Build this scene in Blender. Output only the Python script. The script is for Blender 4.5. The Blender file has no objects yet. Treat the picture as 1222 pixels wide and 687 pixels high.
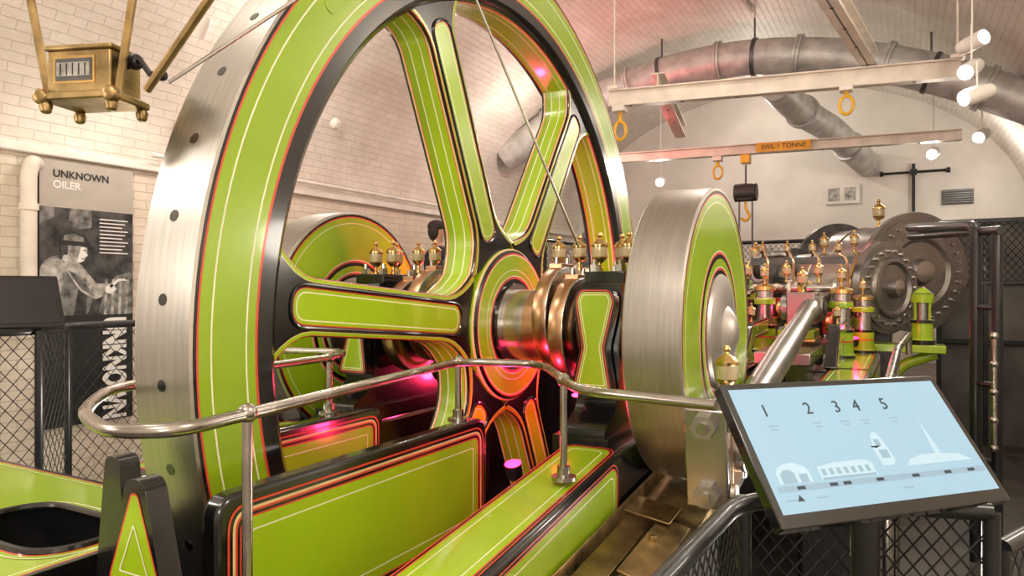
import bpy, bmesh, math, random
from mathutils import Vector, Matrix
random.seed(4)
pi=math.pi
SC=bpy.context.scene
FLOOR=-1.45
CX=-1.352   # symmetry plane of the engine
KL=.68      # overall lamp power
# ------------------------------------------------------------------ materials
def mat(name,col,metal=0.0,rough=0.4,coat=0.0,var=0.06,scale=8.0,bump=0.0,emis=None,estr=0.0,stretch=None,rvar=0.0,dist=0.002):
    m=bpy.data.materials.new(name); m.use_nodes=True
    nt=m.node_tree; b=nt.nodes['Principled BSDF']
    b.inputs['Metallic'].default_value=metal; b.inputs['Roughness'].default_value=rough
    b.inputs['Coat Weight'].default_value=coat; b.inputs['Coat Roughness'].default_value=0.08
    tc=nt.nodes.new('ShaderNodeTexCoord'); mp=nt.nodes.new('ShaderNodeMapping')
    if stretch: mp.inputs['Scale'].default_value=stretch
    nz=nt.nodes.new('ShaderNodeTexNoise'); nz.inputs['Scale'].default_value=scale; nz.inputs['Detail'].default_value=4
    nt.links.new(tc.outputs['Object'],mp.inputs['Vector']); nt.links.new(mp.outputs[0],nz.inputs['Vector'])
    cr=nt.nodes.new('ShaderNodeValToRGB')
    lo=[max(0,c*(1-var*2)) for c in col]; hi=[min(1,c*(1+var*2)) for c in col]
    cr.color_ramp.elements[0].position=0.3; cr.color_ramp.elements[1].position=0.7
    cr.color_ramp.elements[0].color=(*lo,1); cr.color_ramp.elements[1].color=(*hi,1)
    nt.links.new(nz.outputs['Fac'],cr.inputs[0]); nt.links.new(cr.outputs[0],b.inputs['Base Color'])
    if rvar:
        mr=nt.nodes.new('ShaderNodeMapRange'); mr.inputs[3].default_value=max(0.02,rough-rvar); mr.inputs[4].default_value=rough+rvar
        nt.links.new(nz.outputs['Fac'],mr.inputs[0]); nt.links.new(mr.outputs[0],b.inputs['Roughness'])
    if bump:
        bp=nt.nodes.new('ShaderNodeBump'); bp.inputs['Strength'].default_value=bump; bp.inputs['Distance'].default_value=dist
        nt.links.new(nz.outputs['Fac'],bp.inputs['Height']); nt.links.new(bp.outputs[0],b.inputs['Normal'])
    if emis:
        b.inputs['Emission Color'].default_value=(*emis,1); b.inputs['Emission Strength'].default_value=estr
    return m
def brick_mat(name,c1,c2,mortar,bw=0.19,bh=0.063,bump=0.5,rough=0.55,dirt=.42):
    m=bpy.data.materials.new(name); m.use_nodes=True
    nt=m.node_tree; b=nt.nodes['Principled BSDF']; b.inputs['Roughness'].default_value=rough
    uv=nt.nodes.new('ShaderNodeUVMap'); uv.uv_map='UVMap'
    br=nt.nodes.new('ShaderNodeTexBrick'); br.inputs['Scale'].default_value=1.0
    br.inputs['Brick Width'].default_value=bw; br.inputs['Row Height'].default_value=bh
    br.inputs['Mortar Size'].default_value=0.0045; br.inputs['Mortar Smooth'].default_value=0.8
    br.inputs['Color1'].default_value=(*c1,1); br.inputs['Color2'].default_value=(*c2,1); br.inputs['Mortar'].default_value=(*mortar,1)
    nt.links.new(uv.outputs[0],br.inputs['Vector'])
    nz=nt.nodes.new('ShaderNodeTexNoise'); nz.inputs['Scale'].default_value=2.1; nz.inputs['Detail'].default_value=9; nz.inputs['Roughness'].default_value=.68
    nt.links.new(uv.outputs[0],nz.inputs['Vector'])
    mx=nt.nodes.new('ShaderNodeMix'); mx.data_type='RGBA'; mx.blend_type='MULTIPLY'; mx.inputs[0].default_value=dirt
    nt.links.new(br.outputs['Color'],mx.inputs[6]); 
    cr=nt.nodes.new('ShaderNodeValToRGB'); cr.color_ramp.elements[0].position=0.38; cr.color_ramp.elements[0].color=(.64,.57,.50,1); cr.color_ramp.elements[1].position=0.60
    nt.links.new(nz.outputs['Fac'],cr.inputs[0]); nt.links.new(cr.outputs[0],mx.inputs[7]); nt.links.new(mx.outputs[2],b.inputs['Base Color'])
    bp=nt.nodes.new('ShaderNodeBump'); bp.inputs['Strength'].default_value=bump; bp.inputs['Distance'].default_value=0.004; bp.invert=True
    nt.links.new(br.outputs['Fac'],bp.inputs['Height']); nt.links.new(bp.outputs[0],b.inputs['Normal'])
    return m
GREEN=mat('green_paint',(.26,.41,.011),0,.24,.6,.05,2.5,.08)
GREEN2=mat('bright_green_paint',(.33,.51,.013),0,.24,.6,.04,2)
BLACK=mat('black_gloss_paint',(.006,.006,.007),0,.2,.5,.2,5,.06)
RED=mat('red_line_paint',(.62,.06,.03),0,.35,.3,.05)
REDP=mat('red_painted_casting',(.45,.02,.02),0,.3,.5,.05)
CREAM=mat('cream_line_paint',(.85,.80,.55),0,.4,.2,.05)
GOLD=mat('ochre_line_paint',(.74,.56,.28),0,.35,.3,.08)
STEEL=mat('brushed_steel',(.50,.48,.455),1,.26,0,.03,5,0,rvar=.03)
RODST=mat('connecting_rod_steel',(.30,.29,.275),1,.36,0,.08,6,.03,rvar=.05)
STEELR=mat('turned_rim_steel',(.43,.415,.395),1,.34,0,.05,6,.04,stretch=(22,1,1),rvar=.03)
STEELF=mat('turned_face_steel',(.50,.48,.455),1,.42,0,.05,6,.03,rvar=.04)
DSTEEL=mat('dark_cast_iron',(.11,.11,.11),.6,.4,0,.15,14,.2)
GSTEEL=mat('grey_lagging_steel',(.32,.31,.30),.9,.34,0,.10,6,.06,rvar=.06)
BRASS=mat('polished_brass',(.70,.48,.20),1,.24,0,.1,14,.08,rvar=.08)
COPPER=mat('worn_bronze',(.55,.33,.20),1,.28,0,.06,6,.03)
OLDB=mat('old_gunmetal_brass',(.34,.24,.11),1,.4,0,.2,18,.3)
TRAYM=mat('worn_oily_metal',(.36,.26,.12),.8,.32,0,.4,10,.5,rvar=.15)
BLKM=mat('black_metal',(.013,.013,.015),.2,.4,.2,.2,8)
MESHM=mat('black_wire',(.02,.02,.022),.3,.5,0,.2,8)
RAILM=mat('polished_rail_tube',(.42,.39,.36),1,.26,0,.12,14,.08,rvar=.08)
WHITE=mat('white_gloss_paint',(.78,.75,.70),0,.45,0,.05,6)
CREAMB=mat('cream_beam_paint',(.74,.68,.60),0,.45,0,.08,6,.1)
DUCT=mat('galvanised_duct',(.50,.495,.48),.4,.5,0,.12,8,.15,rvar=.08)
BRICK=brick_mat('white_painted_brick',(.80,.76,.70),(.75,.71,.65),(.62,.57,.51),bump=.6)
BRICKW=brick_mat('cream_painted_brick',(.76,.70,.60),(.71,.65,.55),(.57,.50,.42),bump=.6)
PLASTER=mat('white_end_wall',(.76,.73,.68),0,.7,0,.06,1.5,.1)
FLOORM=mat('dark_floor',(.10,.09,.08),.1,.5,0,.25,4,.3,rvar=.15)
PLATF=mat('brown_walkway',(.16,.13,.11),0,.5,0,.2,3,.2)
DPANEL=mat('dark_panel',(.06,.054,.05),.3,.5,0,.2,3)
GPANEL=mat('grey_partition',(.14,.13,.12),0,.55,0,.2,3)
YEL=mat('yellow_paint',(.75,.42,.02),0,.4,.2,.1)
ORANGE=mat('orange_label',(.8,.38,.02),0,.5)
SCRBZ=mat('screen_bezel',(.006,.006,.007),0,.15,.6,.1)
SCR=mat('lit_screen',(.10,.14,.17),0,.2,0,.02,3,emis=(.34,.56,.70),estr=.86)
SCR2=mat('lit_screen_pale',(.16,.2,.22),0,.3,0,.02,3,emis=(.45,.65,.76),estr=.86)
SCRG=mat('screen_grey_graphic',(.12,.16,.2),0,.4,0,.05,3,emis=(.22,.38,.49),estr=.80)
SCRD=mat('screen_dark_ink',(.01,.02,.03),0,.4,0,.05,3,emis=(.02,.05,.08),estr=.5)
DARKSC=mat('dark_glass',(.012,.014,.018),0,.1,.5,.1)
GREIGE=mat('poster_greige',(.42,.39,.35),0,.6,0,.03)
PBLK=mat('poster_black',(.014,.014,.015),0,.5,0,.1)
PGREY=mat('poster_mid_grey',(.16,.16,.155),0,.6,0,.45,14)
PLG=mat('poster_light_grey',(.38,.37,.35),0,.6,0,.35,16)
PDG=mat('poster_dark_grey',(.045,.045,.045),0,.6,0,.5,12)
PWH=mat('poster_white',(.82,.81,.79),0,.6,0,.02)
LAMP=mat('lamp_glow',(1,.95,.85),0,.4,0,.01,3,emis=(1,.93,.82),estr=18)
REDL=mat('red_lamp_glow',(1,.05,.08),0,.4,0,.01,3,emis=(1,.02,.12),estr=6)
GLASS=mat('cup_glass',(.60,.50,.32),.2,.1,.6,.1)
SKIN=mat('skin',(.50,.29,.20),0,.5,0,.05)
HAIR=mat('dark_hair',(.02,.014,.01),0,.6,0,.2,30)
NAVY=mat('dark_jacket',(.02,.022,.03),0,.8,0,.2,20)
TROU=mat('trousers',(.035,.035,.045),0,.8,0,.2,20)
MAROON=mat('maroon_jacket',(.18,.03,.035),0,.8,0,.2,20)
# ------------------------------------------------------------------ mesh builder
def V(*a): return Vector(a)
def basis(ax):
    a=Vector(ax).normalized()
    t=Vector((0,0,1)) if abs(a.z)<.9 else Vector((0,1,0))
    u=t.cross(a).normalized(); w=a.cross(u)
    return a,u,w
class MB:
    def __init__(s): s.v=[]; s.f=[]; s.m=[]; s.mats=[]; s.M=Matrix(); s.uv=None
    def mi(s,m):
        if m not in s.mats: s.mats.append(m)
        return s.mats.index(m)
    def add(s,vs,fs,m):
        b=len(s.v); s.v+=[s.M@Vector(v) for v in vs]
        for k,f in enumerate(fs):
            s.f.append([i+b for i in f]); s.m.append(s.mi(m[k] if isinstance(m,list) else m))
    def box(s,c,size,m,ang=0,ax='Z'):
        x,y,z=[d/2 for d in size]
        R=Matrix.Rotation(ang,4,ax) if ang else Matrix()
        vs=[Vector(c)+R@V(i*x,j*y,k*z) for i in(-1,1) for j in(-1,1) for k in(-1,1)]
        s.add(vs,[(0,1,3,2),(4,6,7,5),(0,4,5,1),(2,3,7,6),(0,2,6,4),(1,5,7,3)],m)
    def bx(s,a,b,m):
        a=Vector(a);b=Vector(b); s.box((a+b)/2,[abs(q) for q in (b-a)],m)
    def lathe(s,prof,o,ax,m=None,seg=24,full=True):
        a,u,w=basis(ax); o=Vector(o); n=len(prof); vs=[];fs=[];ms=[]
        idx=[]
        for p in prof:
            if p[0]<1e-6: idx.append([len(vs)]); vs.append(o+a*p[1])
            else:
                r=[]
                for k in range(seg):
                    t=2*pi*k/seg; r.append(len(vs)); vs.append(o+a*p[1]+(u*math.cos(t)+w*math.sin(t))*p[0])
                idx.append(r)
        for i in range(n-1):
            A,B=idx[i],idx[i+1]; mm=prof[i][2] if len(prof[i])>2 else m
            for k in range(seg):
                k2=(k+1)%seg
                if len(A)==1 and len(B)==1: break
                if len(A)==1: fs.append((A[0],B[k],B[k2]))
                elif len(B)==1: fs.append((A[k],B[0],A[k2]))
                else: fs.append((A[k],B[k],B[k2],A[k2]))
                ms.append(mm)
        s.add(vs,fs,ms)
    def cyl(s,p0,p1,r,m,r1=None,seg=20):
        p0=Vector(p0);p1=Vector(p1); L=(p1-p0).length
        s.lathe([(0,0),(r,0),(r if r1 is None else r1,L),(0,L)],p0,p1-p0,m,seg)
    def sph(s,c,r,m,seg=14,sc=(1,1,1)):
        n=8
        prof=[(r*math.sin(pi*i/n),-r*math.cos(pi*i/n)) for i in range(n+1)]
        M0=s.M; s.M=s.M@Matrix.Translation(c)@Matrix.Diagonal((*sc,1)); s.lathe(prof,(0,0,0),(0,0,1),m,seg); s.M=M0
    def tube(s,pts,r,m,seg=10,caps=True):
        pts=[Vector(p) for p in pts]; n=len(pts); vs=[];fs=[]
        t=(pts[1]-pts[0]).normalized(); a,u,w=basis(t)
        for i,p in enumerate(pts):
            if i==0: tt=(pts[1]-pts[0])
            elif i==n-1: tt=pts[-1]-pts[-2]
            else: tt=(pts[i+1]-p).normalized()+(p-pts[i-1]).normalized()
            tt=tt.normalized(); u=(u-tt*u.dot(tt)).normalized(); w=tt.cross(u)
            rr=r[i] if isinstance(r,(list,tuple)) else r
            for k in range(seg):
                q=2*pi*k/seg; vs.append(p+(u*math.cos(q)+w*math.sin(q))*rr)
        for i in range(n-1):
            for k in range(seg):
                k2=(k+1)%seg; fs.append((i*seg+k,i*seg+k2,(i+1)*seg+k2,(i+1)*seg+k))
        if caps: fs.append(tuple(range(seg))); fs.append(tuple(range((n-1)*seg,n*seg)))
        s.add(vs,fs,m)
    def frame(s,o,U,W):
        U=Vector(U).normalized();W=Vector(W).normalized();N=U.cross(W)
        s.M=Matrix(((U.x,W.x,N.x,o[0]),(U.y,W.y,N.y,o[1]),(U.z,W.z,N.z,o[2]),(0,0,0,1)))
    def prism(s,poly,z0,z1,m,side=None,top=True):
        n=len(poly); vs=[(p[0],p[1],z0) for p in poly]+[(p[0],p[1],z1) for p in poly]
        fs=[(i,(i+1)%n,(i+1)%n+n,i+n) for i in range(n)]; ms=[side or m]*n
        fs.append(tuple(reversed(range(n)))); ms.append(m)
        if top: fs.append(tuple(range(n,2*n))); ms.append(m)
        s.add(vs,fs,ms)
    def bands(s,sharp,rad,z,layers,fill,n=6):
        """nested painted bands on a flat plate: layers = (width, material)"""
        d=0
        loop=lambda d: roundp(inset(sharp,d),max(rad-d*.8,.006),n)
        cur=loop(0);N=len(cur)
        for wd,mm in layers:
            d+=wd; nx=loop(d)
            s.add([(p[0],p[1],z) for p in cur]+[(p[0],p[1],z) for p in nx],[(i,(i+1)%N,(i+1)%N+N,i+N) for i in range(N)],mm)
            cur=nx
        if fill: s.add([(p[0],p[1],z) for p in cur],[tuple(range(N))],fill)
        return cur
def inset(poly,d):
    if d==0: return [tuple(p[:2]) for p in poly]
    n=len(poly); out=[]
    A=sum(poly[i][0]*poly[(i+1)%n][1]-poly[(i+1)%n][0]*poly[i][1] for i in range(n))
    sg=1 if A>0 else -1
    for i in range(n):
        p0=Vector(poly[i-1][:2]);p=Vector(poly[i][:2]);p2=Vector(poly[(i+1)%n][:2])
        a=(p-p0).normalized();b=(p2-p).normalized()
        na=Vector((-a.y,a.x))*sg; nb=Vector((-b.y,b.x))*sg
        k=na+nb; k=k/max(.2,(1+na.dot(nb)))
        q=p+k*d; out.append((q.x,q.y))
    return out
def roundp(pts,rad,n=5):
    out=[];N=len(pts)
    for i,p in enumerate(pts):
        r=rad[i] if isinstance(rad,(list,tuple)) else rad
        p=Vector(p[:2]); a=(Vector(pts[i-1][:2])-p); b=(Vector(pts[(i+1)%N][:2])-p)
        r1=max(min(r,a.length*.49,b.length*.49),1e-4)
        s=p+a.normalized()*r1; e=p+b.normalized()*r1
        for k in range(n+1):
            t=k/n; q=s*(1-t)**2+p*2*t*(1-t)+e*t*t; out.append((q.x,q.y))
    return out
def smoothpath(pts,r,n=6):
    pts=[Vector(p) for p in pts]; out=[pts[0]]
    for i in range(1,len(pts)-1):
        p=pts[i];a=pts[i-1]-p;b=pts[i+1]-p; rr=min(r,a.length*.45,b.length*.45)
        s=p+a.normalized()*rr;e=p+b.normalized()*rr
        for k in range(n+1):
            t=k/n; out.append(s*(1-t)**2+p*2*t*(1-t)+e*t*t)
    out.append(pts[-1]); return out
def grp(name,loc,label,cat,group=None):
    e=bpy.data.objects.new(name,None); e.empty_display_size=.1; e.location=loc
    SC.collection.objects.link(e); e['label']=label; e['category']=cat
    if group: e['group']=group
    return e
def mirx(x): return 2*CX-x
def fin(mb,name,parent=None,loc=None,label=None,cat=None,bev=0,group=None,ang=35,kind=None,mirror=False,uv=None):
    me=bpy.data.meshes.new(name)
    o=Vector(parent.location) if parent else Vector(loc or (0,0,0))
    if parent and parent.parent: o=o+Vector(parent.parent.location)
    vs=[]
    for v in mb.v:
        if mirror: v=V(mirx(v.x),v.y,v.z)
        vs.append(v-o)
    me.from_pydata([tuple(v) for v in vs],[],mb.f)
    for m in mb.mats: me.materials.append(m)
    me.polygons.foreach_set('material_index',mb.m)
    bm=bmesh.new(); bm.from_mesh(me); bmesh.ops.recalc_face_normals(bm,faces=bm.faces); bm.to_mesh(me); bm.free()
    for p in me.polygons: p.use_smooth=True
    me.set_sharp_from_angle(angle=math.radians(ang))
    if uv:
        l=me.uv_layers.new(name='UVMap')
        for lp in me.loops: l.data[lp.index].uv=uv(me.vertices[lp.vertex_index].co+o)
    ob=bpy.data.objects.new(name,me); SC.collection.objects.link(ob)
    if parent: ob.parent=parent
    else: ob.location=o
    if label: ob['label']=label
    if cat: ob['category']=cat
    if group: ob['group']=group
    if kind: ob['kind']=kind
    if bev:
        md=ob.modifiers.new('bevel','BEVEL'); md.width=bev; md.segments=2; md.limit_method='ANGLE'; md.angle_limit=math.radians(40)
    return ob
def text(s,size,o,U,W,m,parent,name='lettering',align='LEFT',label=None,ext=.0006,sx=1.0,bold=0):
    c=bpy.data.curves.new('t','FONT'); c.body=s; c.size=size; c.extrude=ext; c.align_x=align; c.align_y='CENTER'; c.offset=bold
    ob=bpy.data.objects.new('t',c); SC.collection.objects.link(ob)
    dg=bpy.context.evaluated_depsgraph_get(); me=bpy.data.meshes.new_from_object(ob.evaluated_get(dg))
    bpy.data.objects.remove(ob)
    mb=MB(); mb.frame(o,U,W)
    M=mb.M@Matrix.Diagonal((sx,1,1,1)); me.transform(Matrix.Translation(-Vector(parent.location))@M)
    me.name=name; me.materials.clear(); me.materials.append(m)
    ob=bpy.data.objects.new(name,me); SC.collection.objects.link(ob); ob.parent=parent
    if label: ob['label']=label
    return ob
# ------------------------------------------------------------------ camera
cam=bpy.data.cameras.new('camera'); co=bpy.data.objects.new('camera',cam); SC.collection.objects.link(co)
cam.sensor_width=36; cam.lens=36*850/1222; cam.clip_start=.02; cam.clip_end=100
TH=math.atan2(.4831,.8756)
co.location=(0,0,0); co.rotation_euler=(pi/2,0,TH); SC.camera=co
# ------------------------------------------------------------------ room
VX,HW,ZS,RISE=-1.7,3.1,.87,2.05
Y0,Y1=-3.0,11.0
def vaultz(x): return ZS+RISE*math.sqrt(max(0,1-((x-VX)/HW)**2))
mb=MB(); N=48; pts=[(VX-HW*math.cos(pi*i/N),ZS+RISE*math.sin(pi*i/N)) for i in range(N+1)]
cum=[0]
for i in range(N): cum.append(cum[-1]+math.dist(pts[i],pts[i+1]))
vs=[];fs=[]
NY=14
for j in range(NY+1):
    y=Y0+(Y1-Y0)*j/NY
    for p in pts: vs.append((p[0],y,p[1]))
for j in range(NY):
    for i in range(N):
        a=j*(N+1)+i; fs.append((a,a+1,a+N+2,a+N+1))
mb.add(vs,fs,BRICK)
def vuv(co):
    best=min(range(N+1),key=lambda k:(pts[k][0]-co.x)**2+(pts[k][1]-co.z)**2); return (co.y,cum[best])
fin(mb,'ceiling',kind='structure',uv=vuv,ang=60)
def wallq(name,q,m,uv):
    mb=MB(); mb.add(q,[(0,1,2,3)],m); return fin(mb,name,kind='structure',uv=uv)
wallq('wall_left',[(-4.8,Y0,FLOOR),(-4.8,Y1,FLOOR),(-4.8,Y1,ZS),(-4.8,Y0,ZS)],BRICKW,lambda c:(c.y,c.z))
wallq('wall_right',[(1.4,Y0,FLOOR),(1.4,Y1,FLOOR),(1.4,Y1,ZS),(1.4,Y0,ZS)],BRICKW,lambda c:(c.y,c.z))
for nm,y,mm in(('wall_back',Y1,PLASTER),('wall_front',Y0,BRICK)):
    mb=MB(); mb.add([(-4.8,y,FLOOR)]+[(p[0],y,p[1]) for p in pts]+[(1.4,y,FLOOR)],[tuple(range(N+3))],mm); fin(mb,nm,kind='structure',uv=lambda c:(c.x,c.z))
mb=MB(); mb.bx((-4.8,Y0,FLOOR-.1),(1.4,Y1,FLOOR),FLOORM); fin(mb,'floor',kind='structure')
mb=MB(); mb.bx((-4.8,Y0,ZS-.03),(-4.75,Y1,ZS+.03),WHITE); fin(mb,'trim_1',kind='structure',bev=.01)
mb=MB(); mb.add([(-4.8,4.2,FLOOR),(-3.3,4.2,FLOOR),(-3.3,5.4,-1.0),(-4.8,5.4,-1.0),(-3.3,8.4,-1.0),(1.4,8.4,-1.0),(1.4,Y1,-1.0),(-4.8,Y1,-1.0),(-3.3,5.4,FLOOR),(-3.3,8.4,FLOOR),(1.4,8.4,FLOOR)],
 [(0,1,2,3),(3,2,4,7),(4,5,6,7),(1,8,2),(2,8,9,4),(4,9,10,5)],PLATF); fin(mb,'trim_2',kind='structure')
# ------------------------------------------------------------------ flywheel
WC=V(CX,2.312,-.135)
AZ=WC.z
fw=grp('flywheel',WC,'huge spoked flywheel, lime green with red pinstripes, steel rim','flywheel')
mb=MB()
h=.092
faceprof=lambda sgn:[(1.37,sgn*(h-.004),STEEL),(1.364,sgn*h,BLACK),(1.356,sgn*h,RED),(1.351,sgn*h,GREEN),(1.322,sgn*h,CREAM),(1.318,sgn*h,GREEN),(1.232,sgn*h,CREAM),(1.228,sgn*h,GREEN),(1.206,sgn*h,RED),(1.199,sgn*h,BLACK),(1.158,sgn*h,BLACK),(1.14,sgn*(h-.012),BLACK)]
front=faceprof(1); back=faceprof(-1)
inner=[(1.132,.066,RED),(1.131,.060,GOLD),(1.13,.052,GREEN2),(1.13,.034,CREAM),(1.13,.030,GREEN2),(1.13,-.030,CREAM),(1.13,-.034,GREEN2),(1.131,-.056,RED),(1.132,-.062,BLACK)]
prof=[(1.37,-(h-.004),STEELR)]+front+inner
bk=[(p[0],p[1]) for p in back][::-1]; bm_=[p[2] for p in back][::-1]
for k,(r,x) in enumerate(bk): prof.append((r,x,bm_[k+1] if k+1<len(bm_) else STEEL))
mb.lathe(prof,WC,(1,0,0),seg=160)
for k in range(48):
    a=2*pi*k/48+.05; d=V(0,math.cos(a),math.sin(a)); c=WC+d*1.3695
    mb.cyl(c,c+d*.0015,.013,BLACK,seg=12)
a=math.radians(138); d=V(0,math.cos(a),math.sin(a)); t=V(0,-math.sin(a),math.cos(a))
mb.frame(WC+V(h,0,0)+d*1.285,t,d); sq=[(-.04,-.022),(.04,-.022),(.04,.022),(-.04,.022)]
mb.prism(roundp(sq,.021),-.002,.005,GREEN); mb.bands(sq,.021,.0055,[(.005,GREEN),(.004,BLACK)],GREEN2); mb.M=Matrix()
fin(mb,'rim',fw,ang=30)
mb=MB()
mb.lathe([(.10,.10,STEEL),(.15,.10,BLACK),(.152,.088,BLACK),(.168,.088,RED),(.177,.088,CREAM),(.181,.088,GREEN2),(.200,.088,CREAM),(.203,.088,GREEN2),(.254,.088,CREAM),(.258,.088,RED),(.264,.088,BLACK),(.274,.08,GOLD),(.280,.074,GREEN2),(.280,-.074,RED),(.276,-.08,BLACK),(.253,-.088,GREEN),(.19,-.088,BLACK),(.15,-.1,STEEL),(.10,-.10)],WC,(1,0,0),seg=80)
fin(mb,'hub',fw,ang=30)
def spoke_out(hw,r0,r1,f0,f1,fl=.085):
    L=[];n=26
    for i in range(n+1):
        r=r0+(r1-r0)*i/n
        w=hw
        if r<f0: w+=fl*((f0-r)/(f0-r0))**2.2
        if r>f1: w+=fl*((r-f1)/(r1-f1))**2.2
        L.append((r,w))
    return [(r,-w) for r,w in L]+[(r,w) for r,w in reversed(L)]
for k in range(6):
    a=math.radians(-5+60*k); d=V(0,math.cos(a),math.sin(a)); t=V(0,-math.sin(a),math.cos(a))
    mb=MB(); mb.frame(WC,d,t)
    out=spoke_out(.074,.264,1.142,.44,1.0,.095); n=len(out)
    lv=[(-.060,BLACK),(-.056,GOLD),(-.049,RED),(-.046,GREEN),(-.022,CREAM),(-.018,GREEN2),(.018,CREAM),(.022,GREEN2),(.046,RED),(.049,GOLD),(.056,BLACK),(.060,BLACK)]
    vs=[];fs=[];ms=[]
    for z,_ in lv: vs+=[(p[0],p[1],z) for p in out]
    for j in range(len(lv)-1):
        for i in range(n):
            i2=(i+1)%n; fs.append((j*n+i,j*n+i2,(j+1)*n+i2,(j+1)*n+i)); ms.append(lv[j][1])
    for base,z,sg in((0,-.060,-1),((len(lv)-1)*n,.060,1)):
        prev=base
        for q,dz,mm in((.965,.006,BLACK),(.935,.007,RED),(.83,.007,GREEN2),(.81,.007,GOLD)):
            b2=len(vs); vs+=[(p[0],p[1]*q,z+sg*dz) for p in out]
            for i in range(n):
                i2=(i+1)%n; fs.append((prev+i,prev+i2,b2+i2,b2+i)); ms.append(mm)
            prev=b2
        fs.append(tuple(range(prev,prev+n))); ms.append(BLACK)
    mb.add(vs,fs,ms)
    slot=[(.33,-.056),(1.085,-.056),(1.085,.056),(.33,.056)]
    for z in(.0680,-.0680):
        mb.bands(slot,.052,z,[(.009,BLACK),(.003,RED),(.008,GREEN2),(.003,CREAM)],GREEN2,8)
    ring=[Vector((p[0],p[1],.068)) for p in roundp(inset(slot,.003),.05,8)]; mb.tube(ring+[ring[0]],.005,BLACK,8,False)
    fin(mb,'spoke',fw,ang=30)
# ------------------------------------------------------------------ oil cups
def oilcup_profile(s):
    return [(0,0,BRASS),(.010*s,0,BRASS),(.010*s,.012*s,BRASS),(.006*s,.016*s,BRASS),(.006*s,.028*s,BRASS),(.014*s,.034*s,BRASS),(.022*s,.042*s,BRASS),(.024*s,.048*s,GLASS),(.024*s,.078*s,BRASS),(.026*s,.080*s,BRASS),(.026*s,.086*s,BRASS),(.018*s,.096*s,BRASS),(.008*s,.102*s,BRASS),(.005*s,.108*s,BRASS),(.009*s,.114*s,BRASS),(.006*s,.122*s,BRASS),(0,.126*s,BRASS)]
CUPME={}
def cup(parent,p,s=1.0,name='oil_cup'):
    if s not in CUPME:
        mb=MB(); mb.lathe(oilcup_profile(s),(0,0,0),(0,0,1),seg=18); o=fin(mb,name,None,(0,0,0)); CUPME[s]=o.data; bpy.data.objects.remove(o)
    ob=bpy.data.objects.new(name,CUPME[s]); SC.collection.objects.link(ob)
    ob.parent=parent; ob.location=Vector(p)-Vector(parent.location)
    ob['label']='brass drip oil cup'
    return ob
def sx(s,x): return x if s>0 else mirx(x)
# ------------------------------------------------------------------ crankshaft
cs=grp('crankshaft',(CX,2.312,AZ),'polished steel crankshaft running through the flywheel hub','shaft')
mb=MB(); mb.cyl((mirx(-.66),2.312,AZ),(-.66,2.312,AZ),.098,STEEL,seg=48); fin(mb,'shaft_body',cs)
for s in(1,-1):
    mb=MB(); mb.lathe([(.09,0,STEEL),(.124,0,STEEL),(.129,.005,STEEL),(.129,.090,COPPER),(.124,.132,STEEL),(.09,.132)],(-1.258,2.312,AZ),(1,0,0),seg=48)
    fin(mb,'shaft_collar',cs,mirror=s<0)
for s in(1,-1):
    mi=s<0
    ec=grp('eccentric',(sx(s,-1.05),2.30,-.13),'steel eccentric sheave with bronze strap and long valve rod','engine part','eccentrics on the crankshaft')
    for x0,off in((-1.115,.02),(-1.035,-.02)):
        mb=MB()
        mb.lathe([(.09,0,STEEL),(.145,0,COPPER),(.150,.004,COPPER),(.162,.006,STEEL),(.180,.006,STEEL),(.182,.010,COPPER),(.182,.056,STEEL),(.180,.060,STEEL),(.162,.062,COPPER),(.150,.064,COPPER),(.145,.064,STEEL),(.09,.064)],(x0,2.305+off,-.125+off),(1,0,0),seg=52)
        mb.box((x0+.032,2.31+off,-.125+off+.180),(.05,.10,.024),COPPER)
        mb.cyl((x0+.032,2.36+off,.04+off),(x0+.032,2.36+off,.09+off),.010,STEEL,seg=8)
        mb.cyl((x0+.032,2.27+off,.04+off),(x0+.032,2.27+off,.09+off),.010,STEEL,seg=8)
        fin(mb,'sheave',ec,mirror=mi,bev=.002)
        mb=MB(); mb.tube([(x0+.032,2.47+off,-.12+off),(x0+.042,3.2,-.10),(x0+.09,4.9,-.08)],[.03,.026,.02],STEEL)
        fin(mb,'valve_rod',ec,mirror=mi)
    for x0 in(-1.083,-1.003): cup(ec,(sx(s,x0),2.31,.062),1.0)
# ------------------------------------------------------------------ crank discs
for s in(1,-1):
    cd=grp('crank_disc',(sx(s,-.61),2.312,AZ),'round crank disc with steel edge and lime green face','crank disc','crank discs')
    def fp(q): return [(.461,q*.078,STEELF),(.456,q*.083,STEELF),(.450,q*.083,BLACK),(.442,q*.082,RED),(.437,q*.082,GREEN2),(.415,q*.082,CREAM),(.412,q*.082,GREEN2),(.262,q*.082,CREAM),(.258,q*.082,RED),(.250,q*.082,BLACK),(.236,q*.083,GREEN2),(.212,q*.083,CREAM),(.208,q*.083,RED),(.200,q*.083,BLACK),(.188,q*.084,STEELF),(.182,q*.094,STEELF),(.150,q*.102,STEELF),(.085,q*.106,STEELF),(.078,q*.112,STEELF),(.055,q*.128,STEELF),(.030,q*.136,STEELF),(0,q*.139,STEELF)]
    f=fp(1); b=fp(-1)[::-1]
    prof=[(p[0],p[1],b[i+1][2] if i+1<len(b) else STEELR) for i,p in enumerate(b)]+f
    mb=MB(); mb.lathe(prof,(-.598,2.312,AZ-.008),(1,0,0),seg=110); fin(mb,'disc_body',cd,ang=25,mirror=s<0)
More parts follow.
